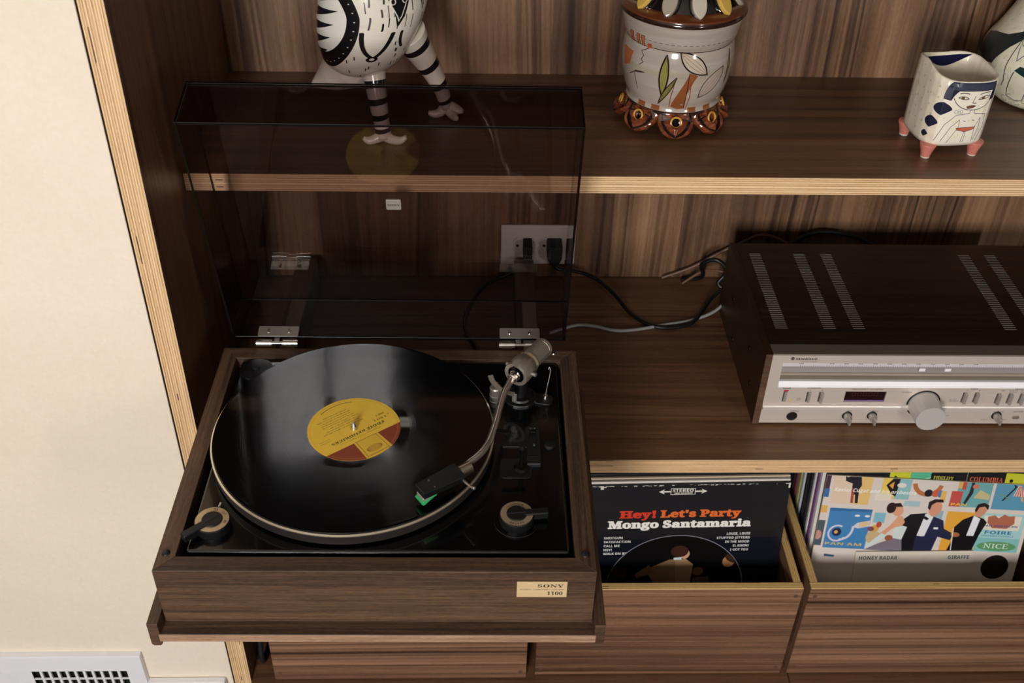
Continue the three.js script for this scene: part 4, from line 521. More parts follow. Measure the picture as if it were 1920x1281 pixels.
{ // the small cup with a drawn face
  const t = thing('ceramic_cup', 'small cream ceramic cup with a drawn woman on the front and four pink feet', 'cup', [0.9128, YU, -0.2145], 0.12);
  const W = 2048, H = 512;
  const skin = canvas(W, H, (g) => {
    g.fillStyle = '#e8dbc6'; g.fillRect(0, 0, W, H); for (let i = 0; i < 600; i++) { g.fillStyle = i % 2 ? 'rgba(240,228,208,.16)' : 'rgba(200,180,150,.12)'; g.beginPath(); g.ellipse(rnd() * W, rnd() * H, 10 + rnd() * 40, 6 + rnd() * 16, rnd() * 3, 0, 7); g.fill(); }
    // little glazed pits over the sides and back
    for (let i = 0; i < 120; i++) { const x = (i * 0.6180339 % 1) * W, y = 40 + (i * 0.7548777 % 1) * 420; if (x > 770 && x < 1310) continue; g.fillStyle = '#b7a382'; g.beginPath(); g.ellipse(x, y, 7, 8, 0, 0, 7); g.fill(); g.fillStyle = '#c9b592'; g.beginPath(); g.ellipse(x + 1, y + 2, 5, 5, 0, 0, 7); g.fill(); }
    const navy = '#1d2036', L = 790, Rr = 1262, S = Rr - L, X = (x) => L + x * S, Y = (y) => y * H;      // front face in unit coordinates
    g.fillStyle = '#efe6d3'; g.fillRect(X(0.02), 0, S, H);
    g.strokeStyle = '#cfcf5a'; g.lineWidth = 5; for (let i = 0; i < 34; i++) { const x = X(-0.1 + rnd() * 1.05), y = Y(0.42 + rnd() * 0.5); g.beginPath(); g.moveTo(x, y); g.lineTo(x + 8, y + (rnd() - 0.5) * 40); g.stroke(); }
    // hair
    g.fillStyle = navy; g.beginPath(); g.moveTo(X(0.1), Y(0.03)); g.lineTo(X(0.97), Y(0.03)); g.quadraticCurveTo(X(1.06), Y(0.2), X(1.02), Y(0.3)); g.lineTo(X(0.9), Y(0.32)); g.lineTo(X(0.92), Y(0.16)); g.lineTo(X(0.24), Y(0.16)); g.quadraticCurveTo(X(0.16), Y(0.22), X(0.14), Y(0.31)); g.lineTo(X(0.0), Y(0.3)); g.quadraticCurveTo(X(0.0), Y(0.1), X(0.1), Y(0.03)); g.fill();
    g.strokeStyle = '#8b8a98'; g.lineWidth = 1.6; for (let i = 0; i < 44; i++) { const x = X(0.12 + i * 0.0195); g.beginPath(); g.moveTo(x, Y(0.05)); g.lineTo(x - 3, Y(0.15)); g.stroke(); } for (let i = 0; i < 9; i++) { g.beginPath(); g.moveTo(X(0.02 + i * 0.013), Y(0.12)); g.lineTo(X(0.01 + i * 0.013), Y(0.29)); g.stroke(); }
    // face
    g.strokeStyle = '#2a2730'; g.lineWidth = 5; g.beginPath(); g.moveTo(X(0.17), Y(0.27)); g.quadraticCurveTo(X(0.3), Y(0.45), X(0.62), Y(0.45)); g.quadraticCurveTo(X(0.86), Y(0.44), X(0.93), Y(0.3)); g.stroke();
    for (const [x, s] of [[0.36, 1], [0.78, -1]]) { g.beginPath(); g.moveTo(X(x - 0.11), Y(0.255 + (s < 0 ? 0.03 : 0))); g.quadraticCurveTo(X(x), Y(0.215), X(x + 0.11), Y(0.275 - (s < 0 ? 0.03 : 0))); g.quadraticCurveTo(X(x), Y(0.3), X(x - 0.11), Y(0.255 + (s < 0 ? 0.03 : 0))); g.fillStyle = '#efe9d9'; g.fill(); g.stroke(); g.fillStyle = '#6b4f26'; g.beginPath(); g.ellipse(X(x - 0.02), Y(0.262), 17, 11, 0, 0, 7); g.fill(); g.lineWidth = 6; g.beginPath(); g.moveTo(X(x - 0.1), Y(0.2 + (s < 0 ? 0.01 : -0.005))); g.quadraticCurveTo(X(x), Y(0.175), X(x + 0.1), Y(0.2 - (s < 0 ? 0.015 : 0))); g.stroke(); g.lineWidth = 5; }
    g.beginPath(); g.moveTo(X(0.6), Y(0.23)); g.lineTo(X(0.57), Y(0.34)); g.lineTo(X(0.65), Y(0.345)); g.stroke(); g.fillStyle = '#7c4a34'; g.beginPath(); g.moveTo(X(0.46), Y(0.4)); g.quadraticCurveTo(X(0.56), Y(0.365), X(0.65), Y(0.385)); g.quadraticCurveTo(X(0.6), Y(0.43), X(0.48), Y(0.42)); g.fill(); g.stroke();
    g.strokeStyle = '#6a6f8a'; g.lineWidth = 3; g.beginPath(); g.ellipse(X(0.33), Y(0.475), 40, 16, 0, 0, 7); g.stroke(); g.fillStyle = '#4a4f6a'; fit(g, 'HEY', X(0.29), Y(0.487), 40, 'bold 18px sans-serif');
    // figure
    g.strokeStyle = '#2d3350'; g.lineWidth = 4; const line = (pts) => { g.beginPath(); pts.forEach(([x, y], i) => (i ? g.lineTo(X(x), Y(y)) : g.moveTo(X(x), Y(y)))); g.stroke(); };
    line([[0.57, 0.45], [0.57, 0.5], [0.3, 0.53], [0.14, 0.68], [0.03, 0.95]]); line([[0.66, 0.45], [0.66, 0.5], [0.9, 0.53], [0.94, 0.72], [0.86, 0.96]]); line([[0.4, 0.6], [0.26, 0.72], [0.14, 0.96]]); line([[0.4, 0.6], [0.42, 0.72], [0.38, 0.78], [0.26, 0.97]]); line([[0.82, 0.58], [0.76, 0.72], [0.78, 0.97]]); line([[0.82, 0.58], [0.84, 0.75], [0.8, 0.95]]); line([[0.57, 0.8], [0.55, 0.97]]); line([[0.6, 0.8], [0.6, 0.97]]); line([[0.48, 0.62], [0.54, 0.63]]); line([[0.66, 0.61], [0.72, 0.62]]);
    g.fillStyle = '#c9694a'; g.beginPath(); g.moveTo(X(0.37), Y(0.735)); g.lineTo(X(0.77), Y(0.725)); g.lineTo(X(0.76), Y(0.76)); g.lineTo(X(0.58), Y(0.8)); g.lineTo(X(0.39), Y(0.765)); g.fill(); g.stroke();
    // hanging plait of dark diamonds
    g.fillStyle = navy; const dia = (x, y, w, h) => { g.beginPath(); g.moveTo(X(x), Y(y - h)); g.quadraticCurveTo(X(x + w * 0.9), Y(y - h * 0.6), X(x + w), Y(y)); g.lineTo(X(x), Y(y + h)); g.quadraticCurveTo(X(x - w), Y(y + h * 0.6), X(x - w * 0.9), Y(y)); g.quadraticCurveTo(X(x - w * 0.7), Y(y - h * 0.8), X(x), Y(y - h)); g.fill(); };
    dia(0.03, 0.45, 0.17, 0.1); dia(-0.11, 0.68, 0.13, 0.09); dia(-0.17, 0.88, 0.07, 0.05);
  });
  const Hf = (a) => { const d = (c, w) => { let q = Math.abs(((a - c + 9 * Math.PI) % (2 * Math.PI)) - Math.PI); return Math.exp(-(q * q) / w); }; return 0.101 + 0.011 * d(-1.75, 0.6) + 0.004 * d(2.6, 0.8) - 0.001 * d(0.3, 0.5); };
  part('cup_body', squareVessel(0.0408, 3.4, Hf, 0.075, 0.0165, 0.008), glaze(skin, 0.3), t);
  const spot = (() => { const pos = [], idx = [], n = 40, m = 6; for (let i = 0; i <= n; i++) { const th = Math.PI + 0.68 - 1.5 * i / n, k = Math.sin(i / n * Math.PI), a = th - Math.PI, r = 0.0408 * 0.908 / Math.pow(Math.pow(Math.abs(Math.cos(th)), 3.4) + Math.pow(Math.abs(Math.sin(th)), 3.4), 1 / 3.4); for (let j = 0; j <= m; j++) { const y = Hf(a < -Math.PI ? a + 2 * Math.PI : a) + 0.0004 - 0.0135 * k * j / m; pos.push(r * Math.sin(th), y, r * Math.cos(th)); } } for (let i = 0; i < n; i++) for (let j = 0; j < m; j++) { const a = i * (m + 1) + j, b = a + m + 1; idx.push(a, b, a + 1, a + 1, b, b + 1); } const g = new THREE.BufferGeometry(); g.setAttribute('position', new THREE.Float32BufferAttribute(pos, 3)); g.setIndex(idx); g.computeVertexNormals(); return g; })(); part('inner_glaze', spot, std(0x15183a, 0.15, 0, { side: THREE.DoubleSide }), t, [0, 0, 0], undefined, 'dark blue glaze patch inside the rim');
  const fm = std(0xc9796a, 0.3), tip = std(0xe6dccb, 0.5);
  const fp = [[0.001, 0], [0.0048, 0.0002], [0.0056, 0.002], [0.0072, 0.009], [0.0102, 0.0175], [0.0098, 0.0195], [0.0005, 0.0205]];
  for (const sx of [-1, 1]) for (const sz of [-1, 1]) { const f = part('foot', lathe(fp, 28), fm, t, [sx * 0.0302, 0, sz * 0.0302]); part('foot_tip', lathe([[0.001, -0.0002], [0.0051, 0], [0.0058, 0.0018], [0.0059, 0.0024]], 24), tip, f); }
}
{ // the large vase at the right edge
  const t = thing('ceramic_vase', 'large cream ceramic vase with line drawings, partly behind the small cup', 'vase', [1.0926, YU, -0.3654 + 0.012]);
  const W = 2048, H = 1024, y1 = 0.22;
  const skin = canvas(W, H, (g) => {
    const U = (deg) => (0.5 + deg / 360) * W, V = (y) => (1 - y / y1) * H;
    g.fillStyle = '#e6dfc8'; g.fillRect(0, 0, W, H); for (let i = 0; i < 500; i++) { g.fillStyle = i % 2 ? 'rgba(236,230,206,.2)' : 'rgba(205,196,165,.16)'; g.beginPath(); g.ellipse(rnd() * W, rnd() * H, 30, 14, rnd() * 3, 0, 7); g.fill(); }
    g.lineWidth = 5; for (let k = 0; k < 3; k++) for (let i = 0; i < 130; i++) { g.strokeStyle = i % 3 ? 'rgba(190,186,80,.6)' : 'rgba(120,118,110,.5)'; const x = U(-130 + rnd() * 150), y = V(rnd() * 0.16); g.lineWidth = 2 + rnd() * 2; g.beginPath(); g.moveTo(x, y); g.lineTo(x + (rnd() - 0.3) * 30, y - rnd() * 34); g.stroke(); }
    const P = (c, pts) => { g.beginPath(); pts.forEach(([a, y], i) => (i ? g.lineTo(U(a), V(y)) : g.moveTo(U(a), V(y)))); g.closePath(); g.fillStyle = c; g.fill(); };
    const Ln = (pts, c = '#3a3d3c', w = 5) => { g.beginPath(); pts.forEach(([a, y], i) => (i ? g.lineTo(U(a), V(y)) : g.moveTo(U(a), V(y)))); g.strokeStyle = c; g.lineWidth = w; g.stroke(); };
    for (const o of [0, 150]) {
      P('#1d2a2c', [[-112 + o, 0.082], [-100 + o, 0.088], [-78 + o, 0.094], [-62 + o, 0.104], [-56 + o, 0.098], [-66 + o, 0.084], [-74 + o, 0.066], [-78 + o, 0.056], [-96 + o, 0.05], [-116 + o, 0.058]]);
      Ln([[-66 + o, 0.12], [-52 + o, 0.135], [-44 + o, 0.16], [-36 + o, 0.164], [-22 + o, 0.15]]); Ln([[-60 + o, 0.102], [-50 + o, 0.112], [-38 + o, 0.14]]); Ln([[-58 + o, 0.11], [-62 + o, 0.04], [-66 + o, 0.03]]);
      g.strokeStyle = '#5b6074'; g.lineWidth = 4; g.beginPath(); g.ellipse(U(-50 + o), V(0.094), 42, 26, 0, 0, 7); g.stroke(); Ln([[-57 + o, 0.09], [-53 + o, 0.072], [-44 + o, 0.09]], '#5b6074', 4); Ln([[-54 + o, 0.1], [-48 + o, 0.08]], '#5b6074', 3);
      P('#16332f', [[-52 + o, 0.06], [-48 + o, 0.067], [-40 + o, 0.067], [-38 + o, 0.074], [-26 + o, 0.072], [-26 + o, 0.056], [-36 + o, 0.052], [-44 + o, 0.056]]);
      Ln([[-52 + o, 0.058], [-58 + o, 0.03], [-60 + o, 0.018], [-48 + o, 0.014], [-40 + o, 0.018], [-36 + o, 0.05]]); P('#8f4a34', [[-74 + o, 0.125], [-66 + o, 0.132], [-68 + o, 0.12]]);
      g.strokeStyle = '#8d8f80'; g.lineWidth = 4; for (let i = 0; i < 6; i++) { g.beginPath(); g.arc(U(-64 + o + i * 9), V(0.012 + (i % 2) * 0.006), 20, 0.3, 5.4); g.stroke(); }
    }
  });
  part('vase_body', lathe(profileY([[0.03, 0.0], [0.049, 0.0006], [0.058, 0.008], [0.0675, 0.024], [0.0785, 0.045], [0.083, 0.062], [0.079, 0.078], [0.072, 0.09], [0.0635, 0.108], [0.056, 0.126], [0.05, 0.15], [0.046, 0.18], [0.05, 0.205], [0.056, 0.22]], 80), 96), glaze(skin, 0.3), t);
  part('vase_lip', lathe([[0.056, 0.2195], [0.0555, 0.2225], [0.0535, 0.2225], [0.047, 0.2], [0.043, 0.17], [0.05, 0.1], [0.001, 0.05]], 64), glaze(null, 0.3, 0xd6cdb2), t);
}

// ------------------------------------------------------------------ pull-out tray and turntable
const TT = { x: 0.2459, y: 0.1384, z: 0.1227, a: -0.0093, H: 0.0769, W: 0.2138, D: 0.17325 };
// planar uv in metres for any geometry, along the grain axis
function boxUV(g0, grain, off = [0, 0]) {
  const g = g0.index ? g0.toNonIndexed() : g0, p = g.attributes.position, uv = new Float32Array(p.count * 2), gi = 'xyz'.indexOf(grain); g.computeVertexNormals(); const n = g.attributes.normal;
  for (let i = 0; i < p.count; i++) { const N = [Math.abs(n.getX(i)), Math.abs(n.getY(i)), Math.abs(n.getZ(i))], ax = N.indexOf(Math.max(...N)), P = [p.getX(i), p.getY(i), p.getZ(i)], o = [0, 1, 2].filter((k) => k !== ax), a = o.includes(gi) ? gi : o[0], b = o.find((k) => k !== a); uv[i * 2] = P[a] + off[0]; uv[i * 2 + 1] = P[b] + off[1]; }
  g.setAttribute('uv', new THREE.BufferAttribute(uv, 2)); g.clearGroups(); return g;
}
{
  const b = TT.y - TT.H, t = thing('pull_out_tray', 'walnut pull-out tray with raised side rails carrying the turntable', 'tray', [TT.x, b - 0.0174, TT.z], TT.a);
  const railEnd = std(0x8f7f78, 0.5, 0, { map: texTT });
  part('tray_board', cbox(0.2175 * 2, 0.0118, 0.3592, { c: 0.0005, off: [0.25, 0.01] }), six(M.tt, { 4: std(0xffffff, 0.5, 0, { map: texTray }) }), t, [-0.0003, 0.0174 - 0.0059, 0.0096]);
  const rs = new THREE.Shape(); rs.moveTo(-0.0053, 0.0333); rs.lineTo(0.0053, 0.0333); rs.lineTo(0.0053, 0.0026); rs.quadraticCurveTo(0.0052, 0, 0.0036, 0); rs.lineTo(-0.0036, 0); rs.quadraticCurveTo(-0.0052, 0, -0.0053, 0.0026); rs.closePath();
  // the board is let into a groove of each rail
  for (const s of [-1, 1]) {
    const x = s < 0 ? -0.2211 : 0.2205, q = new THREE.Shape(), i = -s; q.moveTo(-0.0053 * i, 0.0333); q.lineTo(0.0053 * i, 0.0333); q.lineTo(0.0053 * i, 0.0175); q.lineTo(0.0033 * i, 0.0175); q.lineTo(0.0033 * i, 0.0055); q.lineTo(0.0053 * i, 0.0055); q.lineTo(0.0053 * i, 0.0024); q.lineTo(0.0036 * i, 0); q.lineTo(-0.0032 * i, 0); q.lineTo(-0.0053 * i, 0.0026); q.closePath();
    const g = boxUV(extrude(q, 0.363, 0.0003, 1), 'z', [0.2, s * 0.1]); part('side_rail', g, M.tt, t, [x, 0, -0.1738]);
  }
  for (const s of [-1, 1]) part('slide', box(0.02, 0.0058, 0.46, { c: 0.0006 }), M.steel, t, [s * 0.165, 0.0027, -0.17]);
  for (const s of [-1, 1]) { const o = shade(new THREE.Mesh(box(0.03, b - 0.0178, 0.36, { grain: 'z' }), M.side)); o.name = 'slide_runner'; o.position.set(TT.x + s * 0.165, (b - 0.0178) / 2 - FLOOR, -0.215); unit.add(o); }
}
const tt = thing('turntable', 'walnut cased turntable with an open smoked lid on the pull-out tray', 'turntable', [TT.x, TT.y - TT.H, TT.z], TT.a);
const tp = (name, geo, mat, x, y, z, rot, label, parent = tt) => part(name, geo, mat, parent, [x, y + TT.H, z], rot, label);
{
  // four mitred boards
  const oW = TT.W, oD = TT.D, L = -oW + 0.0183, R = oW - 0.0197, F = oD - 0.0184, B = -oD + 0.0195, h = TT.H - 0.0006;
  const board = (pts, grain, off) => { const s = new THREE.Shape(pts.map(([x, z]) => new THREE.Vector2(x, -z))); const g = extrude(s, h - 0.0008, 0.0004, 1); g.rotateX(-Math.PI / 2); g.translate(0, -TT.H + 0.0008, 0); return boxUV(g, grain, off); };
  const e = 0.00012;
  tp('plinth_board', board([[-oW + e, oD], [oW - e, oD], [R, F + e], [L, F + e]], 'x', [0.25, 0.13]), M.tt, 0, 0, 0);
  tp('plinth_board', board([[-oW + e, -oD], [oW - e, -oD], [R, B - e], [L, B - e]], 'x', [0.4, 0.3]), M.tt, 0, 0, 0);
  tp('plinth_board', board([[-oW, oD - e], [-oW, -oD + e], [L - e, B], [L - e, F]], 'z', [0.22, 0.27]), M.tt, 0, 0, 0);
  tp('plinth_board', board([[oW, oD - e], [oW, -oD + e], [R + e, B], [R + e, F]], 'z', [0.15, 0.33]), M.tt, 0, 0, 0);
  tp('base_plate', box(R - L - 0.001, 0.004, F - B - 0.001), M.black, (L + R) / 2, -TT.H + 0.0035, (F + B) / 2);
  for (const x of [-0.2056, 0.2043]) { const g = new THREE.SphereGeometry(0.0042, 20, 10, 0, Math.PI * 2, 0, Math.PI / 2); g.scale(1, 0.45, 1); tp('cap', g, M.black, x, -0.0002, 0.1507); }
  const badge = canvas(512, 242, (g, w, hh) => { g.fillStyle = '#e3c391'; g.fillRect(0, 0, w, hh); for (let i = 0; i < 300; i++) { g.fillStyle = 'rgba(255,240,210,.10)'; g.fillRect(0, rnd() * hh, w, 1); } g.fillStyle = '#1c1611'; fit(g, 'SONY', 476, 88, 268, 'bold 66px serif', 'right'); fit(g, 'STEREO  TURNTABLE  SYSTEM', 478, 130, 446, '22px sans-serif', 'right'); fit(g, '1100', 472, 206, 164, 'bold 74px serif', 'right'); });
  tp('name_plate', cbox(0.0492, 0.0231, 0.0008, { c: 0.0001 }), six(M.brass, { 4: (() => { return std(0xffffff, 0.36, 0.25, { map: badge }); })() }), 0.1614, -0.025, oD + 0.0004);
  { const o = tt.children[tt.children.length - 1], u = o.geometry.attributes.uv, p = o.geometry.attributes.position; for (let i = 0; i < u.count; i++) u.setXY(i, p.getX(i) / 0.0492 + 0.5, p.getY(i) / 0.0231 + 0.5); o.userData.label = 'pale gold name plate'; }
  // deck
  tp('deck', new RoundedBoxGeometry(0.3785, 0.022, 0.3, 5, 0.0036), M.blackGloss, 0.0004, -0.0135, -0.0025);
  // platter
  const px = -0.0385, pz = -0.012;
  tp('platter', toCreasedNormals(lathe([[0.02, 0.0003], [0.145, 0.0003], [0.1525, 0.0012], [0.1526, 0.011], [0.151, 0.0118], [0.001, 0.0118]], 160), 0.5), std(0x4b4442, 0.34, 0.75), px, 0, pz);
  tp('trim_ring', toCreasedNormals(lathe([[0.1522, 0.0112], [0.1531, 0.0116], [0.1531, 0.0128], [0.1514, 0.0138], [0.1508, 0.0136]], 160), 0.5), std(0xd9cdb8, 0.26, 0.9), px, 0, pz, undefined, 'pale metal trim ring');
  tp('mat', lathe([[0.001, 0.0141], [0.1495, 0.0141], [0.151, 0.0134], [0.151, 0.0118]], 120), M.rubber, px, 0, pz);
  tp('spindle', turned([[0.0036, 0], [0.0036, 0.0062], [0.0031, 0.0072], [0.0022, 0.0092], [0.0009, 0.0108], [0, 0.011]], [0, 0, 0], [0, 1, 0], 28), M.chrome, px, 0.0142, pz);
  // adapter well at the back left
  tp('adapter', toCreasedNormals(lathe([[0.0001, 0.0008], [0.004, 0.0008], [0.0045, 0.004], [0.012, 0.0045], [0.019, 0.003], [0.0195, 0]], 48), 0.6), M.black, -0.1678, -0.003, -0.1335);
  tp('adapter_cap', cyl(0.0042, 0.003, 20), M.rubber, -0.1678, 0.0025, -0.1335);
  // control knobs with printed rings
  const ringTex = (draw) => canvas(512, 512, (g) => { g.fillStyle = '#cbb594'; g.fillRect(0, 0, 512, 512); for (let i = 0; i < 360; i++) { g.strokeStyle = `rgba(${i % 2 ? '255,245,225' : '120,95,70'},.06)`; g.lineWidth = 5; g.beginPath(); g.moveTo(256, 256); const a = rnd() * 6.3; g.lineTo(256 + 256 * Math.cos(a), 256 + 256 * Math.sin(a)); g.stroke(); } g.fillStyle = '#1d1712'; draw(g); });
  const at = (g, txt, deg, r, font, turn) => { g.save(); g.translate(256 + r * Math.sin(deg * Math.PI / 180), 256 - r * Math.cos(deg * Math.PI / 180)); g.rotate(turn * Math.PI / 180); g.font = font; g.textAlign = 'center'; g.textBaseline = 'middle'; g.fillText(txt, 0, 0); g.restore(); };
  const knob = (x, z, tex, lever, label) => {
    const k = sub('control_knob', tt, [x, TT.H - 0.003, z]); k.userData.label = label;
    part('skirt', toCreasedNormals(lathe([[0.0172, 0], [0.0176, 0.0008], [0.0176, 0.0102], [0.0168, 0.0108], [0.0001, 0.0108]], 56), 0.5), M.black, k);
    part('printed_ring', new THREE.RingGeometry(0.0104, 0.0166, 64).rotateX(-Math.PI / 2), std(0xffffff, 0.28, 0.65, { map: tex }), k, [0, 0.0111, 0]);
    part('hub', toCreasedNormals(lathe([[0.0104, 0.0108], [0.0104, 0.0118], [0.0098, 0.0124], [0.0001, 0.0124]], 40), 0.5), M.black, k);
    const ln = Math.hypot(...lever), g = box(0.0085, 0.0085, ln * 0.82, { c: 0.0008 }); g.translate(0, 0.0085, ln * 0.62); g.rotateY(Math.atan2(lever[0], lever[1])); part('lever', g, M.black, k);
    const f = box(0.0012, 0.0006, 0.02, { c: 0.0002 }); f.rotateY(Math.atan2(lever[0], lever[1])); part('ridge', f, M.soft, k, [0, 0.0126, 0]);
  };
  knob(-0.1672, 0.1145, ringTex((g) => { at(g, '33', 4, 212, 'bold 62px sans-serif', 4); at(g, 'OFF', 52, 210, '54px sans-serif', 46); at(g, '45', 100, 208, 'bold 60px sans-serif', 88); }), [-0.0238, 0.0215], 'speed knob with pale printed ring');
  tp('index_mark', rod([0, 0, 0], [0.0007, 0, -0.0055], 0.0011, 12), M.white, -0.1674, -0.0022, 0.0876);
  knob(0.1372, 0.1045, ringTex((g) => { const s = 'REJECT'; [...s].forEach((c, i) => at(g, c, 180 + 27 - i * 10.8, 212, 'bold 46px sans-serif', 27 - i * 10.8)); g.strokeStyle = '#1d1712'; g.lineWidth = 8; g.beginPath(); g.arc(256, 256, 206, -2.45, -1.15); g.stroke(); g.save(); g.translate(256 + 206 * Math.cos(-1.1), 256 + 206 * Math.sin(-1.1)); g.rotate(0.45); g.beginPath(); g.moveTo(26, 0); g.lineTo(-10, -13); g.lineTo(-10, 13); g.fill(); g.restore(); }), [0.031, -0.0035], 'reject knob with pale printed ring');
  tp('knob_well', new THREE.TorusGeometry(0.0225, 0.0011, 10, 64).rotateX(Math.PI / 2), M.blackGloss, 0.1372, -0.0032, 0.1045);
  // cueing slide and post
  { const c = sub('cue_switch', tt, [0.1572, TT.H - 0.003, -0.003]); part('bezel', new RoundedBoxGeometry(0.0155, 0.006, 0.06, 3, 0.0015), M.soft, c, [0, 0.0025, 0]); part('slot', box(0.0098, 0.0006, 0.042, { c: 0.0001 }), M.black, c, [0, 0.0056, -0.0015]); part('slider', new RoundedBoxGeometry(0.0062, 0.0052, 0.0055, 2, 0.001), M.dark, c, [0, 0.0075, -0.018]); part('detent', new THREE.SphereGeometry(0.0024, 14, 10), M.soft, c, [0.001, 0.006, 0.001]);
    const tx = canvas(128, 512, (g) => { g.fillStyle = '#0c0c0e'; g.fillRect(0, 0, 128, 512); g.fillStyle = '#9c958c'; fit(g, 'U P', 64, 44, 62, 'bold 34px sans-serif', 'center'); g.fillStyle = '#57504a'; g.fillRect(14, 64, 100, 12); g.fillStyle = '#9c958c'; fit(g, 'DOWN', 64, 420, 92, 'bold 34px sans-serif', 'center'); g.fillStyle = '#050505'; g.fillRect(24, 90, 80, 290); });
    part('switch_print', new THREE.PlaneGeometry(0.0142, 0.0575).rotateX(-Math.PI / 2), std(0xffffff, 0.5, 0, { map: tx }), c, [0, 0.0057, -0.0003]); }
  { const c = sub('cue_lifter', tt, [0.1437, TT.H - 0.003, 0.0295]); part('collar', toCreasedNormals(lathe([[0.0085, 0], [0.0085, 0.002], [0.006, 0.0038], [0.0001, 0.0038]], 32), 0.5), M.dark, c); part('post', cyl(0.0021, 0.03, 16), M.dark, c, [0, 0.018, 0]); part('lift_bar', merge([box(0.026, 0.0028, 0.006, { c: 0.0006 }).translate(-0.008, 0, 0), cyl(0.0044, 0.006, 20)]), M.black, c, [0, 0.034, 0]); part('base_pad', extrude(roundRect(0.034, 0.03, 0.006), 0.0012, 0.0003).rotateX(-Math.PI / 2), M.black, c, [-0.006, 0, 0]); }
  tp('button', toCreasedNormals(lathe([[0.0068, 0], [0.0068, 0.002], [0.005, 0.0036], [0.0001, 0.0036]], 32), 0.5), M.black, 0.1752, -0.003, -0.0065);
  // arm rest with its curved latch
  { const c = sub('arm_rest', tt, [0.1158, TT.H - 0.003, -0.075]); part('post', toCreasedNormals(lathe([[0.0064, 0], [0.0064, 0.007], [0.007, 0.0074], [0.007, 0.0084], [0.0064, 0.0088], [0.0064, 0.0145], [0.007, 0.015], [0.007, 0.016], [0.0064, 0.0164], [0.0064, 0.024], [0.0069, 0.0256], [0.006, 0.027], [0.0028, 0.027], [0.0026, 0.0255], [0.0001, 0.0255]], 36), 0.4), M.steel, c); part('pin', cyl(0.0018, 0.008, 14), M.brass, c, [0.001, 0.029, 0]);
    const latch = new THREE.CatmullRomCurve3([[-0.0062, 0.0405, -0.004], [-0.0042, 0.038, 0.0015], [0.0005, 0.0345, 0.007], [0.007, 0.0315, 0.0115], [0.0155, 0.03, 0.0145], [0.021, 0.0295, 0.016]].map((p) => new THREE.Vector3(...p))); const pos = [], idx = []; for (let i = 0; i <= 30; i++) { const p = latch.getPoint(i / 30), d = latch.getTangent(i / 30), s = new THREE.Vector3(0, 0, 1).cross(d).cross(d).normalize(), q = new THREE.Vector3(d.z, 0, -d.x).normalize(), n = d.clone().cross(q).normalize(); for (const [a, b] of [[-1, -1], [1, -1], [1, 1], [-1, 1]]) pos.push(p.x + q.x * a * 0.0029 + n.x * b * 0.0005, p.y + q.y * a * 0.0029 + n.y * b * 0.0005, p.z + q.z * a * 0.0029 + n.z * b * 0.0005); if (i) for (let k = 0; k < 4; k++) { const a = (i - 1) * 4 + k, b = (i - 1) * 4 + (k + 1) % 4; idx.push(a, b, b + 4, a, b + 4, a + 4); } } idx.push(0, 2, 1, 0, 3, 2); const m = 120; idx.push(m, m + 1, m + 2, m, m + 2, m + 3);
    let g = new THREE.BufferGeometry(); g.setAttribute('position', new THREE.Float32BufferAttribute(pos, 3)); g.setIndex(idx); g = g.toNonIndexed(); g.computeVertexNormals(); part('latch', g, M.brushed, c); part('latch_hook', box(0.005, 0.011, 0.0012, { c: 0.0003 }), M.steel, c, [0.021, 0.0245, 0.016]); }
  // anti-skating wire
  { const c = sub('thread_guide', tt, [0.1735, TT.H - 0.003, -0.084]); part('pivot', turned([[0.0001, 0.008], [0.0025, 0.0075], [0.0034, 0.005], [0.0034, 0]], [0, 0, 0], [0, 1, 0], 24), M.chrome, c); part('wire', new THREE.TubeGeometry(new THREE.CatmullRomCurve3([[0, 0.006, 0], [0.002, 0.02, -0.003], [0.0042, 0.032, -0.0062], [0.0044, 0.0395, -0.008], [0.0032, 0.042, -0.009], [0.0028, 0.039, -0.008]].map((p) => new THREE.Vector3(...p))), 40, 0.00055, 8), M.steel, c); part('bracket', extrude(roundRect(0.044, 0.018, 0.008), 0.0026, 0.0005).rotateX(-Math.PI / 2).rotateY(-0.25), M.black, c, [-0.013, 0.0002, -0.001]); }
  // tonearm
  const PB = [0.1446, -0.003, -0.0855], O = TT.H, v = (x, y, z) => [x, y + O, z];
  { const b = sub('tonearm_base', tt, v(...PB)); part('base_disc', toCreasedNormals(lathe([[0.0195, 0], [0.0195, 0.0035], [0.0185, 0.0045], [0.0145, 0.005], [0.0135, 0.0075], [0.0001, 0.0075]], 56), 0.5), M.black, b); part('pillar', cyl(0.0076, 0.024, 36), M.black, b, [0, 0.0185, 0]); part('collar', cyl(0.0088, 0.003, 36), M.dark, b, [0, 0.0295, 0]); }
  const arm = sub('tonearm', tt), dir = new THREE.Vector3(-0.538, 0, 0.843).normalize(), C = new THREE.Vector3(PB[0], 0.0415 + O, PB[2]), along = (s, y = 0) => C.clone().addScaledVector(dir, s).add(new THREE.Vector3(0, y, 0)).toArray();
  part('bearing_housing', turned([[0.0103, 0.0002], [0.0103, 0.0022], [0.0125, 0.0026], [0.0144, 0.0026], [0.0149, 0.001], [0.0149, -0.019], [0.0142, -0.0202], [0.0001, -0.0202]].map(([r, y]) => [r, y]).reverse(), along(0.0095), along(1), 64), M.brushed, arm);
  part('housing_face', turned([[0.0001, -0.004], [0.0103, -0.004], [0.0103, 0.0018], [0.0112, 0.0024]], along(0.0095), along(1), 48), M.dark, arm);
  part('neck_ring', turned([[0.0118, 0], [0.0131, 0.0005], [0.0131, 0.0064], [0.0118, 0.007]].reverse(), along(-0.0103), along(-1), 56).scale(1, 1, 1), std(0xe6d6b4, 0.25, 0.7), arm);
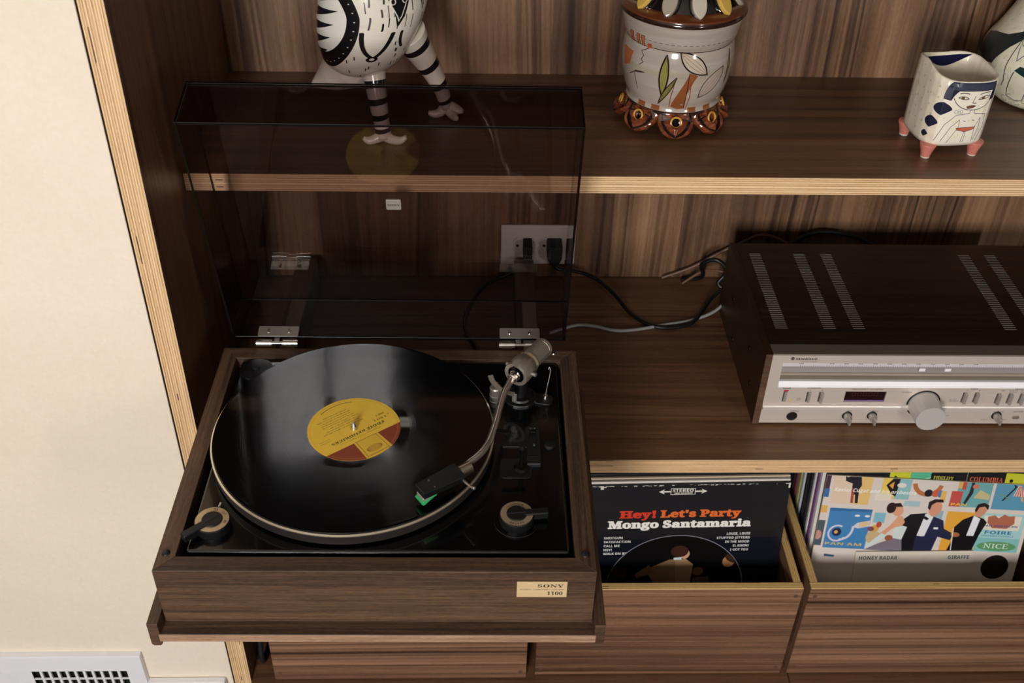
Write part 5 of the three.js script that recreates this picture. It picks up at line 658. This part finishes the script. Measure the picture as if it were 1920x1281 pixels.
  part('counterweight', turned([[0.0001, 0.0335], [0.0108, 0.0335], [0.0117, 0.0325], [0.0117, 0.0281], [0.0113, 0.0278], [0.0113, 0.0272], [0.0117, 0.0269], [0.0117, 0.0004], [0.0112, 0], [0.0001, 0]].reverse(), along(-0.0172), along(-1), 64), M.brushed, arm);
  const side = new THREE.Vector3(dir.z, 0, -dir.x);
  for (const s of [-1, 1]) { const a = C.clone().addScaledVector(side, s * 0.0142), b2 = C.clone().addScaledVector(side, s * 0.0195); part('bearing_screw', rod(a.toArray(), b2.toArray(), 0.0024, 18), M.steel, arm); }
  part('arm_collar', turned([[0.0068, -0.003], [0.0068, 0.004], [0.0055, 0.005], [0.0055, 0.011], [0.0046, 0.012], [0.0001, 0.012]], along(0.0095), along(1), 36), M.chrome, arm);
  part('stub_lever', box(0.0026, 0.009, 0.003, { c: 0.0004 }).rotateZ(0.5), M.dark, arm, along(0.014, 0.0085));
  const tubePts = [along(0.012), along(0.02), [0.1295, 0.0412 + O, -0.0570], [0.1253, 0.0410 + O, -0.0462], [0.1205, 0.0405 + O, -0.0244], [0.1164, 0.0400 + O, -0.0015], [0.1130, 0.0395 + O, 0.0140], [0.1091, 0.0390 + O, 0.0300], [0.1020, 0.0382 + O, 0.0453], [0.0938, 0.0375 + O, 0.0557], [0.0874, 0.0368 + O, 0.0621], [0.0795, 0.036 + O, 0.0742]];
  part('arm_tube', new THREE.TubeGeometry(new THREE.CatmullRomCurve3(tubePts.map((p) => new THREE.Vector3(...p))), 140, 0.0038, 20), std(0xb9b0a7, 0.17, 0.85), arm);
  const hd = new THREE.Vector3(-0.815, -0.035, 0.579).normalize(), hs = new THREE.Vector3(0.579, 0, 0.815).normalize(), hb = new THREE.Vector3(0.0795, 0.0358 + O, 0.0738);
  const hp = (s, w, y) => hb.clone().addScaledVector(hd, s).addScaledVector(hs, w).add(new THREE.Vector3(0, y, 0)).toArray();
  part('head_collar', rod(hp(-0.0125, 0, 0), hp(0.0005, 0, 0), 0.0064, 32), std(0xb5a893, 0.3, 1), arm);
  const hsh = new THREE.Shape(); hsh.moveTo(-0.0112, 0); hsh.lineTo(0.0112, 0); hsh.lineTo(0.0088, -0.0488); hsh.lineTo(-0.0088, -0.0488); hsh.closePath();
  const place = (o, s, w, y) => { o.position.set(...hp(s, w, y)); o.quaternion.setFromRotationMatrix(new THREE.Matrix4().makeBasis(hs.clone().negate(), new THREE.Vector3(0, 1, 0), hd.clone().negate().setY(0).normalize())); return o; };
  // local frame of the headshell: x across (towards the finger lift), y up, -z towards the stylus end
  const shell = extrude(hsh, 0.0062, 0.0009, 2); shell.rotateX(Math.PI / 2); shell.scale(1, -1, 1); { const ix = shell.attributes.position; for (let i = 0; i < ix.count; i += 3) { const a = [ix.getX(i + 1), ix.getY(i + 1), ix.getZ(i + 1)]; ix.setXYZ(i + 1, ix.getX(i + 2), ix.getY(i + 2), ix.getZ(i + 2)); ix.setXYZ(i + 2, ...a); } shell.computeVertexNormals(); }
  place(part('headshell', shell, M.black, arm, undefined), 0, 0, -0.003);
  const logo = canvas(256, 64, (g) => { g.fillStyle = '#0b0b0c'; g.fillRect(0, 0, 256, 64); g.fillStyle = '#6d6862'; fit(g, 'SONY', 128, 48, 200, 'bold 50px serif', 'center'); });
  place(part('head_logo', new THREE.PlaneGeometry(0.0125, 0.0032).rotateX(-Math.PI / 2), std(0xffffff, 0.5, 0, { map: logo }), arm), 0.0425, 0, 0.00418).rotateY(Math.PI);
  for (const w of [-0.0052, 0.0058]) place(part('screw', turned([[0.0001, 0.0014], [0.0017, 0.0011], [0.0019, 0]].reverse(), [0, 0, 0], [0, 1, 0], 20), M.chrome, arm), 0.0345, w, 0.0041);
  const cart = new THREE.Shape(); cart.moveTo(0.0075, 0); cart.lineTo(0.0075, 0.012); cart.lineTo(0, 0.0165); cart.lineTo(-0.0075, 0.012); cart.lineTo(-0.0075, 0); cart.closePath();
  place(part('cartridge_body', box(0.0128, 0.0046, 0.016, { c: 0.0005 }), std(0xa09a94, 0.4, 0.4), arm), 0.0405, 0, -0.0056);
  const green = new THREE.Shape(); green.moveTo(0.002, 0); green.lineTo(0.0175, 0.007); green.lineTo(0.0175, 0.009); green.lineTo(-0.0006, 0.0036); green.quadraticCurveTo(-0.0012, 0.001, 0.002, 0);
  const gg = extrude(green, 0.013, 0.0005, 2); gg.rotateY(-Math.PI / 2); gg.translate(0.0065, 0, 0); place(part('stylus_guard', gg, std(0x2fa55c, 0.35), arm, undefined, undefined, 'green stylus guard'), 0.0497, 0, -0.0122);
  part('finger_lift', limb([hp(0.003, 0.0095, -0.001), hp(0.004, 0.016, 0.0005), hp(0.0035, 0.024, 0.0015), hp(0.003, 0.03, 0.0035)], [0.0014, 0.0014, 0.0014, 0.0017], 20, 10), M.steel, arm);

  // smoked lid, hinged open
  const th = 1.3522, lw = 0.4056, ld = 0.3293, lh = 0.0663, k = 0.003;
  const lid = sub('dust_cover', tt, [-0.0013, TT.H + 0.0078, -0.1826], [-th, 0, 0]); lid.userData.label = 'open lid of dark smoked acrylic';
  const smoke = new THREE.MeshPhysicalMaterial({ color: new THREE.Color(0.70, 0.655, 0.66), transmission: 1, thickness: 0, roughness: 0.02, ior: 1.42 }), edge = std(0x080606, 0.2);
  const pane = (w, h, d, thin, x, y, z) => part('cover_panel', cbox(w, h, d, { c: 0.0003 }), six(edge, { [thin * 2]: smoke, [thin * 2 + 1]: smoke }), lid, [x, y, z]);
  pane(lw, k, ld, 1, 0, lh - k / 2, ld / 2);
  pane(lw - 2 * k - 0.0002, lh - k - 0.0002, k, 2, 0, (lh - k) / 2, k / 2); pane(lw - 2 * k - 0.0002, lh - k - 0.0002, k, 2, 0, (lh - k) / 2, ld - k / 2);
  for (const s of [-1, 1]) pane(k, lh - k - 0.0002, ld, 0, s * (lw / 2 - k / 2), (lh - k) / 2, ld / 2);
  const plate = canvas(256, 216, (g, w, h) => { g.fillStyle = '#b9b0a5'; g.fillRect(0, 0, w, h); g.fillStyle = '#1c1816'; fit(g, 'SONY', w / 2, h * 0.6, w * 0.84, 'bold 52px serif', 'center'); });
  const bg = extrude(roundRect(0.0172, 0.015, 0.0018), 0.0008, 0.0003); { const u = bg.attributes.uv, p = bg.attributes.position; for (let i = 0; i < u.count; i++) u.setXY(i, p.getX(i) / 0.0172 + 0.5, p.getY(i) / 0.015 + 0.5); }
  part('badge', bg, std(0xffffff, 0.36, 0.5, { map: plate }), lid, [-0.0011, lh - k - 0.0003, 0.165], [Math.PI / 2, 0, 0], 'small pale metal badge');
  { const o = lid.children[lid.children.length - 1]; o.rotation.set(Math.PI / 2, 0, 0); }
  for (const x of [-0.1478, 0.1466]) {
    part('hinge_plate', extrude(roundRect(0.049, 0.0158, 0.0022), 0.0009, 0.0003), M.steel, lid, [x, 0.0079, k + 0.0004]);
    for (const s of [-1, 1]) part('hinge_screw', turned([[0.0001, 0.0026], [0.0016, 0.0022], [0.0024, 0.001], [0.0024, 0]].reverse(), [0, 0, 0], [0, 0, 1], 20), M.chrome, lid, [x + s * 0.0122, 0.0072, k + 0.0014]);
    for (const [a, b2] of [[-0.025, -0.0062], [0.0066, 0.0248]]) part('hinge_barrel', rod([x + a, -0.0078, 0.0004], [x + b2, -0.0078, 0.0004], 0.0042, 24), M.chrome, lid);
    part('hinge_pin', rod([x - 0.007, -0.0078, 0.0004], [x + 0.007, -0.0078, 0.0004], 0.0021, 16), M.chrome, lid); part('hinge_tab', box(0.0065, 0.008, 0.0012, { c: 0.0002 }), M.steel, lid, [x - 0.0015, -0.0022, -0.001]);
    tp('hinge_bracket', box(0.046, 0.022, 0.0022, { c: 0.0003 }), M.dark, x - 0.0013, -0.0135, -TT.D - 0.0013);
  }
  tp('rail_screw', turned([[0.0001, 0.002], [0.002, 0.0016], [0.0026, 0]].reverse(), [0, 0, 0], [0, 1, 0], 20), M.chrome, 0.1868, -0.0002, -0.167);
}
{ // the record on the platter
  const c = Math.cos(TT.a), s = Math.sin(TT.a), lx = -0.0385, lz = -0.012, X = TT.x + c * lx + s * lz, Z = TT.z - s * lx + c * lz;
  const t = thing('vinyl_record', 'black twelve inch record with a yellow and brown label on the turntable', 'record', [X, TT.y + 0.0143, Z], TT.a);
  const groove = paint(512, 512, (x, y) => { const r = y / 511; let v = 128 + (lat(3, Math.floor(r * 511)) - 0.5) * 60; const gaps = [0.36, 0.5, 0.63, 0.77, 0.88]; for (const q of gaps) if (Math.abs(r - q) < 0.0035) v = 40; if (r < 0.345 || r > 0.985) v = 128; return [v, v, v]; }, false);
  groove.wrapS = groove.wrapT = THREE.RepeatWrapping;
  const rp = []; for (let i = 0; i <= 100; i++) { const r = 0.0034 + (0.1506 - 0.0034) * i / 100; rp.push([r, 0.0017 + (r > 0.1475 ? 0.00006 * Math.sin((r - 0.1475) / 0.0031 * Math.PI) : 0)]); }
  const disc = new THREE.LatheGeometry([...rp.map(([r, y]) => new THREE.Vector2(r, y)).reverse()].reverse(), 200, Math.PI);
  const under = new THREE.LatheGeometry([new THREE.Vector2(0.1506, 0.0017), new THREE.Vector2(0.1508, 0.0009), new THREE.Vector2(0.1504, 0.0002), new THREE.Vector2(0.0034, 0.0002)], 200, Math.PI);
  for (const g of [disc, under]) { const ix = g.index.array; for (let i = 0; i < ix.length; i += 3) { const q = ix[i]; ix[i] = ix[i + 1]; ix[i + 1] = q; } g.computeVertexNormals(); }
  const vinylM = new THREE.MeshPhysicalMaterial({ color: 0x050506, roughness: 0.1, anisotropy: 0.15, anisotropyRotation: Math.PI / 2, bumpMap: groove, bumpScale: 0.00004, clearcoat: 0.2, clearcoatRoughness: 0.05 });
  part('disc', mergeGeometries([disc, under]), vinylM, t);
  part('run_out_ring', new THREE.RingGeometry(0.05, 0.0605, 160, 1).rotateX(-Math.PI / 2), new THREE.MeshPhysicalMaterial({ color: 0x050506, roughness: 0.045 }), t, [0, 0.00178, 0]);
  const lab = canvas(1024, 1024, (g, W) => {
    const S = W / 0.101, cx = 512; g.fillStyle = '#eec343'; g.fillRect(0, 0, W, W); for (let i = 0; i < 300; i++) { g.fillStyle = 'rgba(240,205,90,.10)'; g.beginPath(); g.ellipse(rnd() * W, rnd() * W, 60, 30, rnd() * 3, 0, 7); g.fill(); }
    const Y = (u) => 512 - u * S, X = (q) => 512 + q * S;                       // u: upwards, q: to the right, in metres from the spindle
    g.fillStyle = '#8a3c22'; g.fillRect(0, 0, W, Y(0.0205)); g.fillStyle = '#e6bb44'; g.beginPath(); g.moveTo(X(-0.0175), Y(0.0205)); g.lineTo(X(-0.0205), Y(0.06)); g.lineTo(X(0.0135), Y(0.06)); g.lineTo(X(0.0125), Y(0.0205)); g.fill();
    g.strokeStyle = '#8f5a26'; g.lineWidth = 6; g.beginPath(); g.moveTo(X(-0.0145), Y(0.0205)); g.lineTo(X(-0.016), Y(0.048)); g.moveTo(X(0.0095), Y(0.0205)); g.lineTo(X(0.0105), Y(0.048)); g.stroke(); g.fillStyle = '#e3b840'; g.fillRect(X(-0.013), Y(0.033), 0.0215 * S, 0.0115 * S); g.strokeStyle = '#4a2414'; g.lineWidth = 5; g.beginPath(); g.moveTo(X(-0.016), Y(0.0205)); g.lineTo(X(0.011), Y(0.0205)); g.moveTo(X(-0.016), Y(0.0465)); g.lineTo(X(0.011), Y(0.0465)); g.stroke();
    g.lineWidth = 4; g.strokeStyle = '#8a4e28'; for (let i = 0; i < 4; i++) { g.beginPath(); g.ellipse(X(-0.0025), Y(0.0385), 0.009 * S, (0.0006 + i * 0.0013) * S, 0, 0, 7); g.stroke(); }
    g.fillStyle = '#231a10'; fit(g, 'EDDIE KENDRICKS', cx, Y(0.0072), 0.066 * S, 'bold 44px sans-serif', 'center'); g.font = 'bold 34px sans-serif';
    fit(g, 'T 327 L', X(-0.0395), Y(0.0012), 0.0165 * S, 'bold 36px sans-serif'); fit(g, 'SIDE 1', X(-0.04), Y(-0.0045), 0.0105 * S, 'bold 30px sans-serif'); fit(g, '1', X(-0.044), Y(-0.0005), 0.002 * S, 'bold 30px sans-serif');
    g.fillStyle = '#8a7430'; for (const [y, w] of [[0.0118, 0.06], [0.0148, 0.05]]) for (let q = -w / 2; q < w / 2; q += 0.0011) if (rnd() > 0.2) g.fillRect(X(q), Y(y), 6, 9); for (const y of [0.0, 0.003]) for (let q = 0.03; q < 0.043; q += 0.0011) g.fillRect(X(q), Y(y), 5, 10);
    g.fillStyle = '#5a471c'; for (let i = 0; i < 8; i++) { const w = (0.044 - (i % 3) * 0.006) * S * (i > 5 ? 0.8 : 1), y = Y(-0.0085 - i * 0.0035), x0 = X(0.006) - w / 2; let x = x0; while (x < x0 + w) { const k = 3 + rnd() * 7; for (let j = 0; j < k; j++) { g.fillRect(x, y - (rnd() > 0.7 ? 12 : 9), 2 + rnd() * 2, rnd() > 0.7 ? 12 : 9); x += 6; } x += 8; } }
    g.strokeStyle = '#6b4a1c'; g.lineWidth = 8; g.beginPath(); g.arc(512, 512, 0.0445 * S, 1.15, 2.05); g.stroke(); g.lineWidth = 3; g.strokeStyle = '#c39a40'; g.beginPath(); g.arc(512, 512, 0.0475 * S, 0, 7); g.stroke(); g.beginPath(); g.arc(512, 512, 0.0165 * S, 0, 7); g.stroke();
    g.fillStyle = '#2a2015'; g.beginPath(); g.arc(512, 512, 0.0038 * S, 0, 7); g.fill();
  });
  const lg = new THREE.CylinderGeometry(0.0505, 0.0505, 0.0003, 96); part('label', lg, std(0xffffff, 0.42, 0, { map: lab }), t, [0, 0.0019, 0], [0, -0.9273, 0], 'yellow and brown paper label');
}

renderer.render(scene, camera);
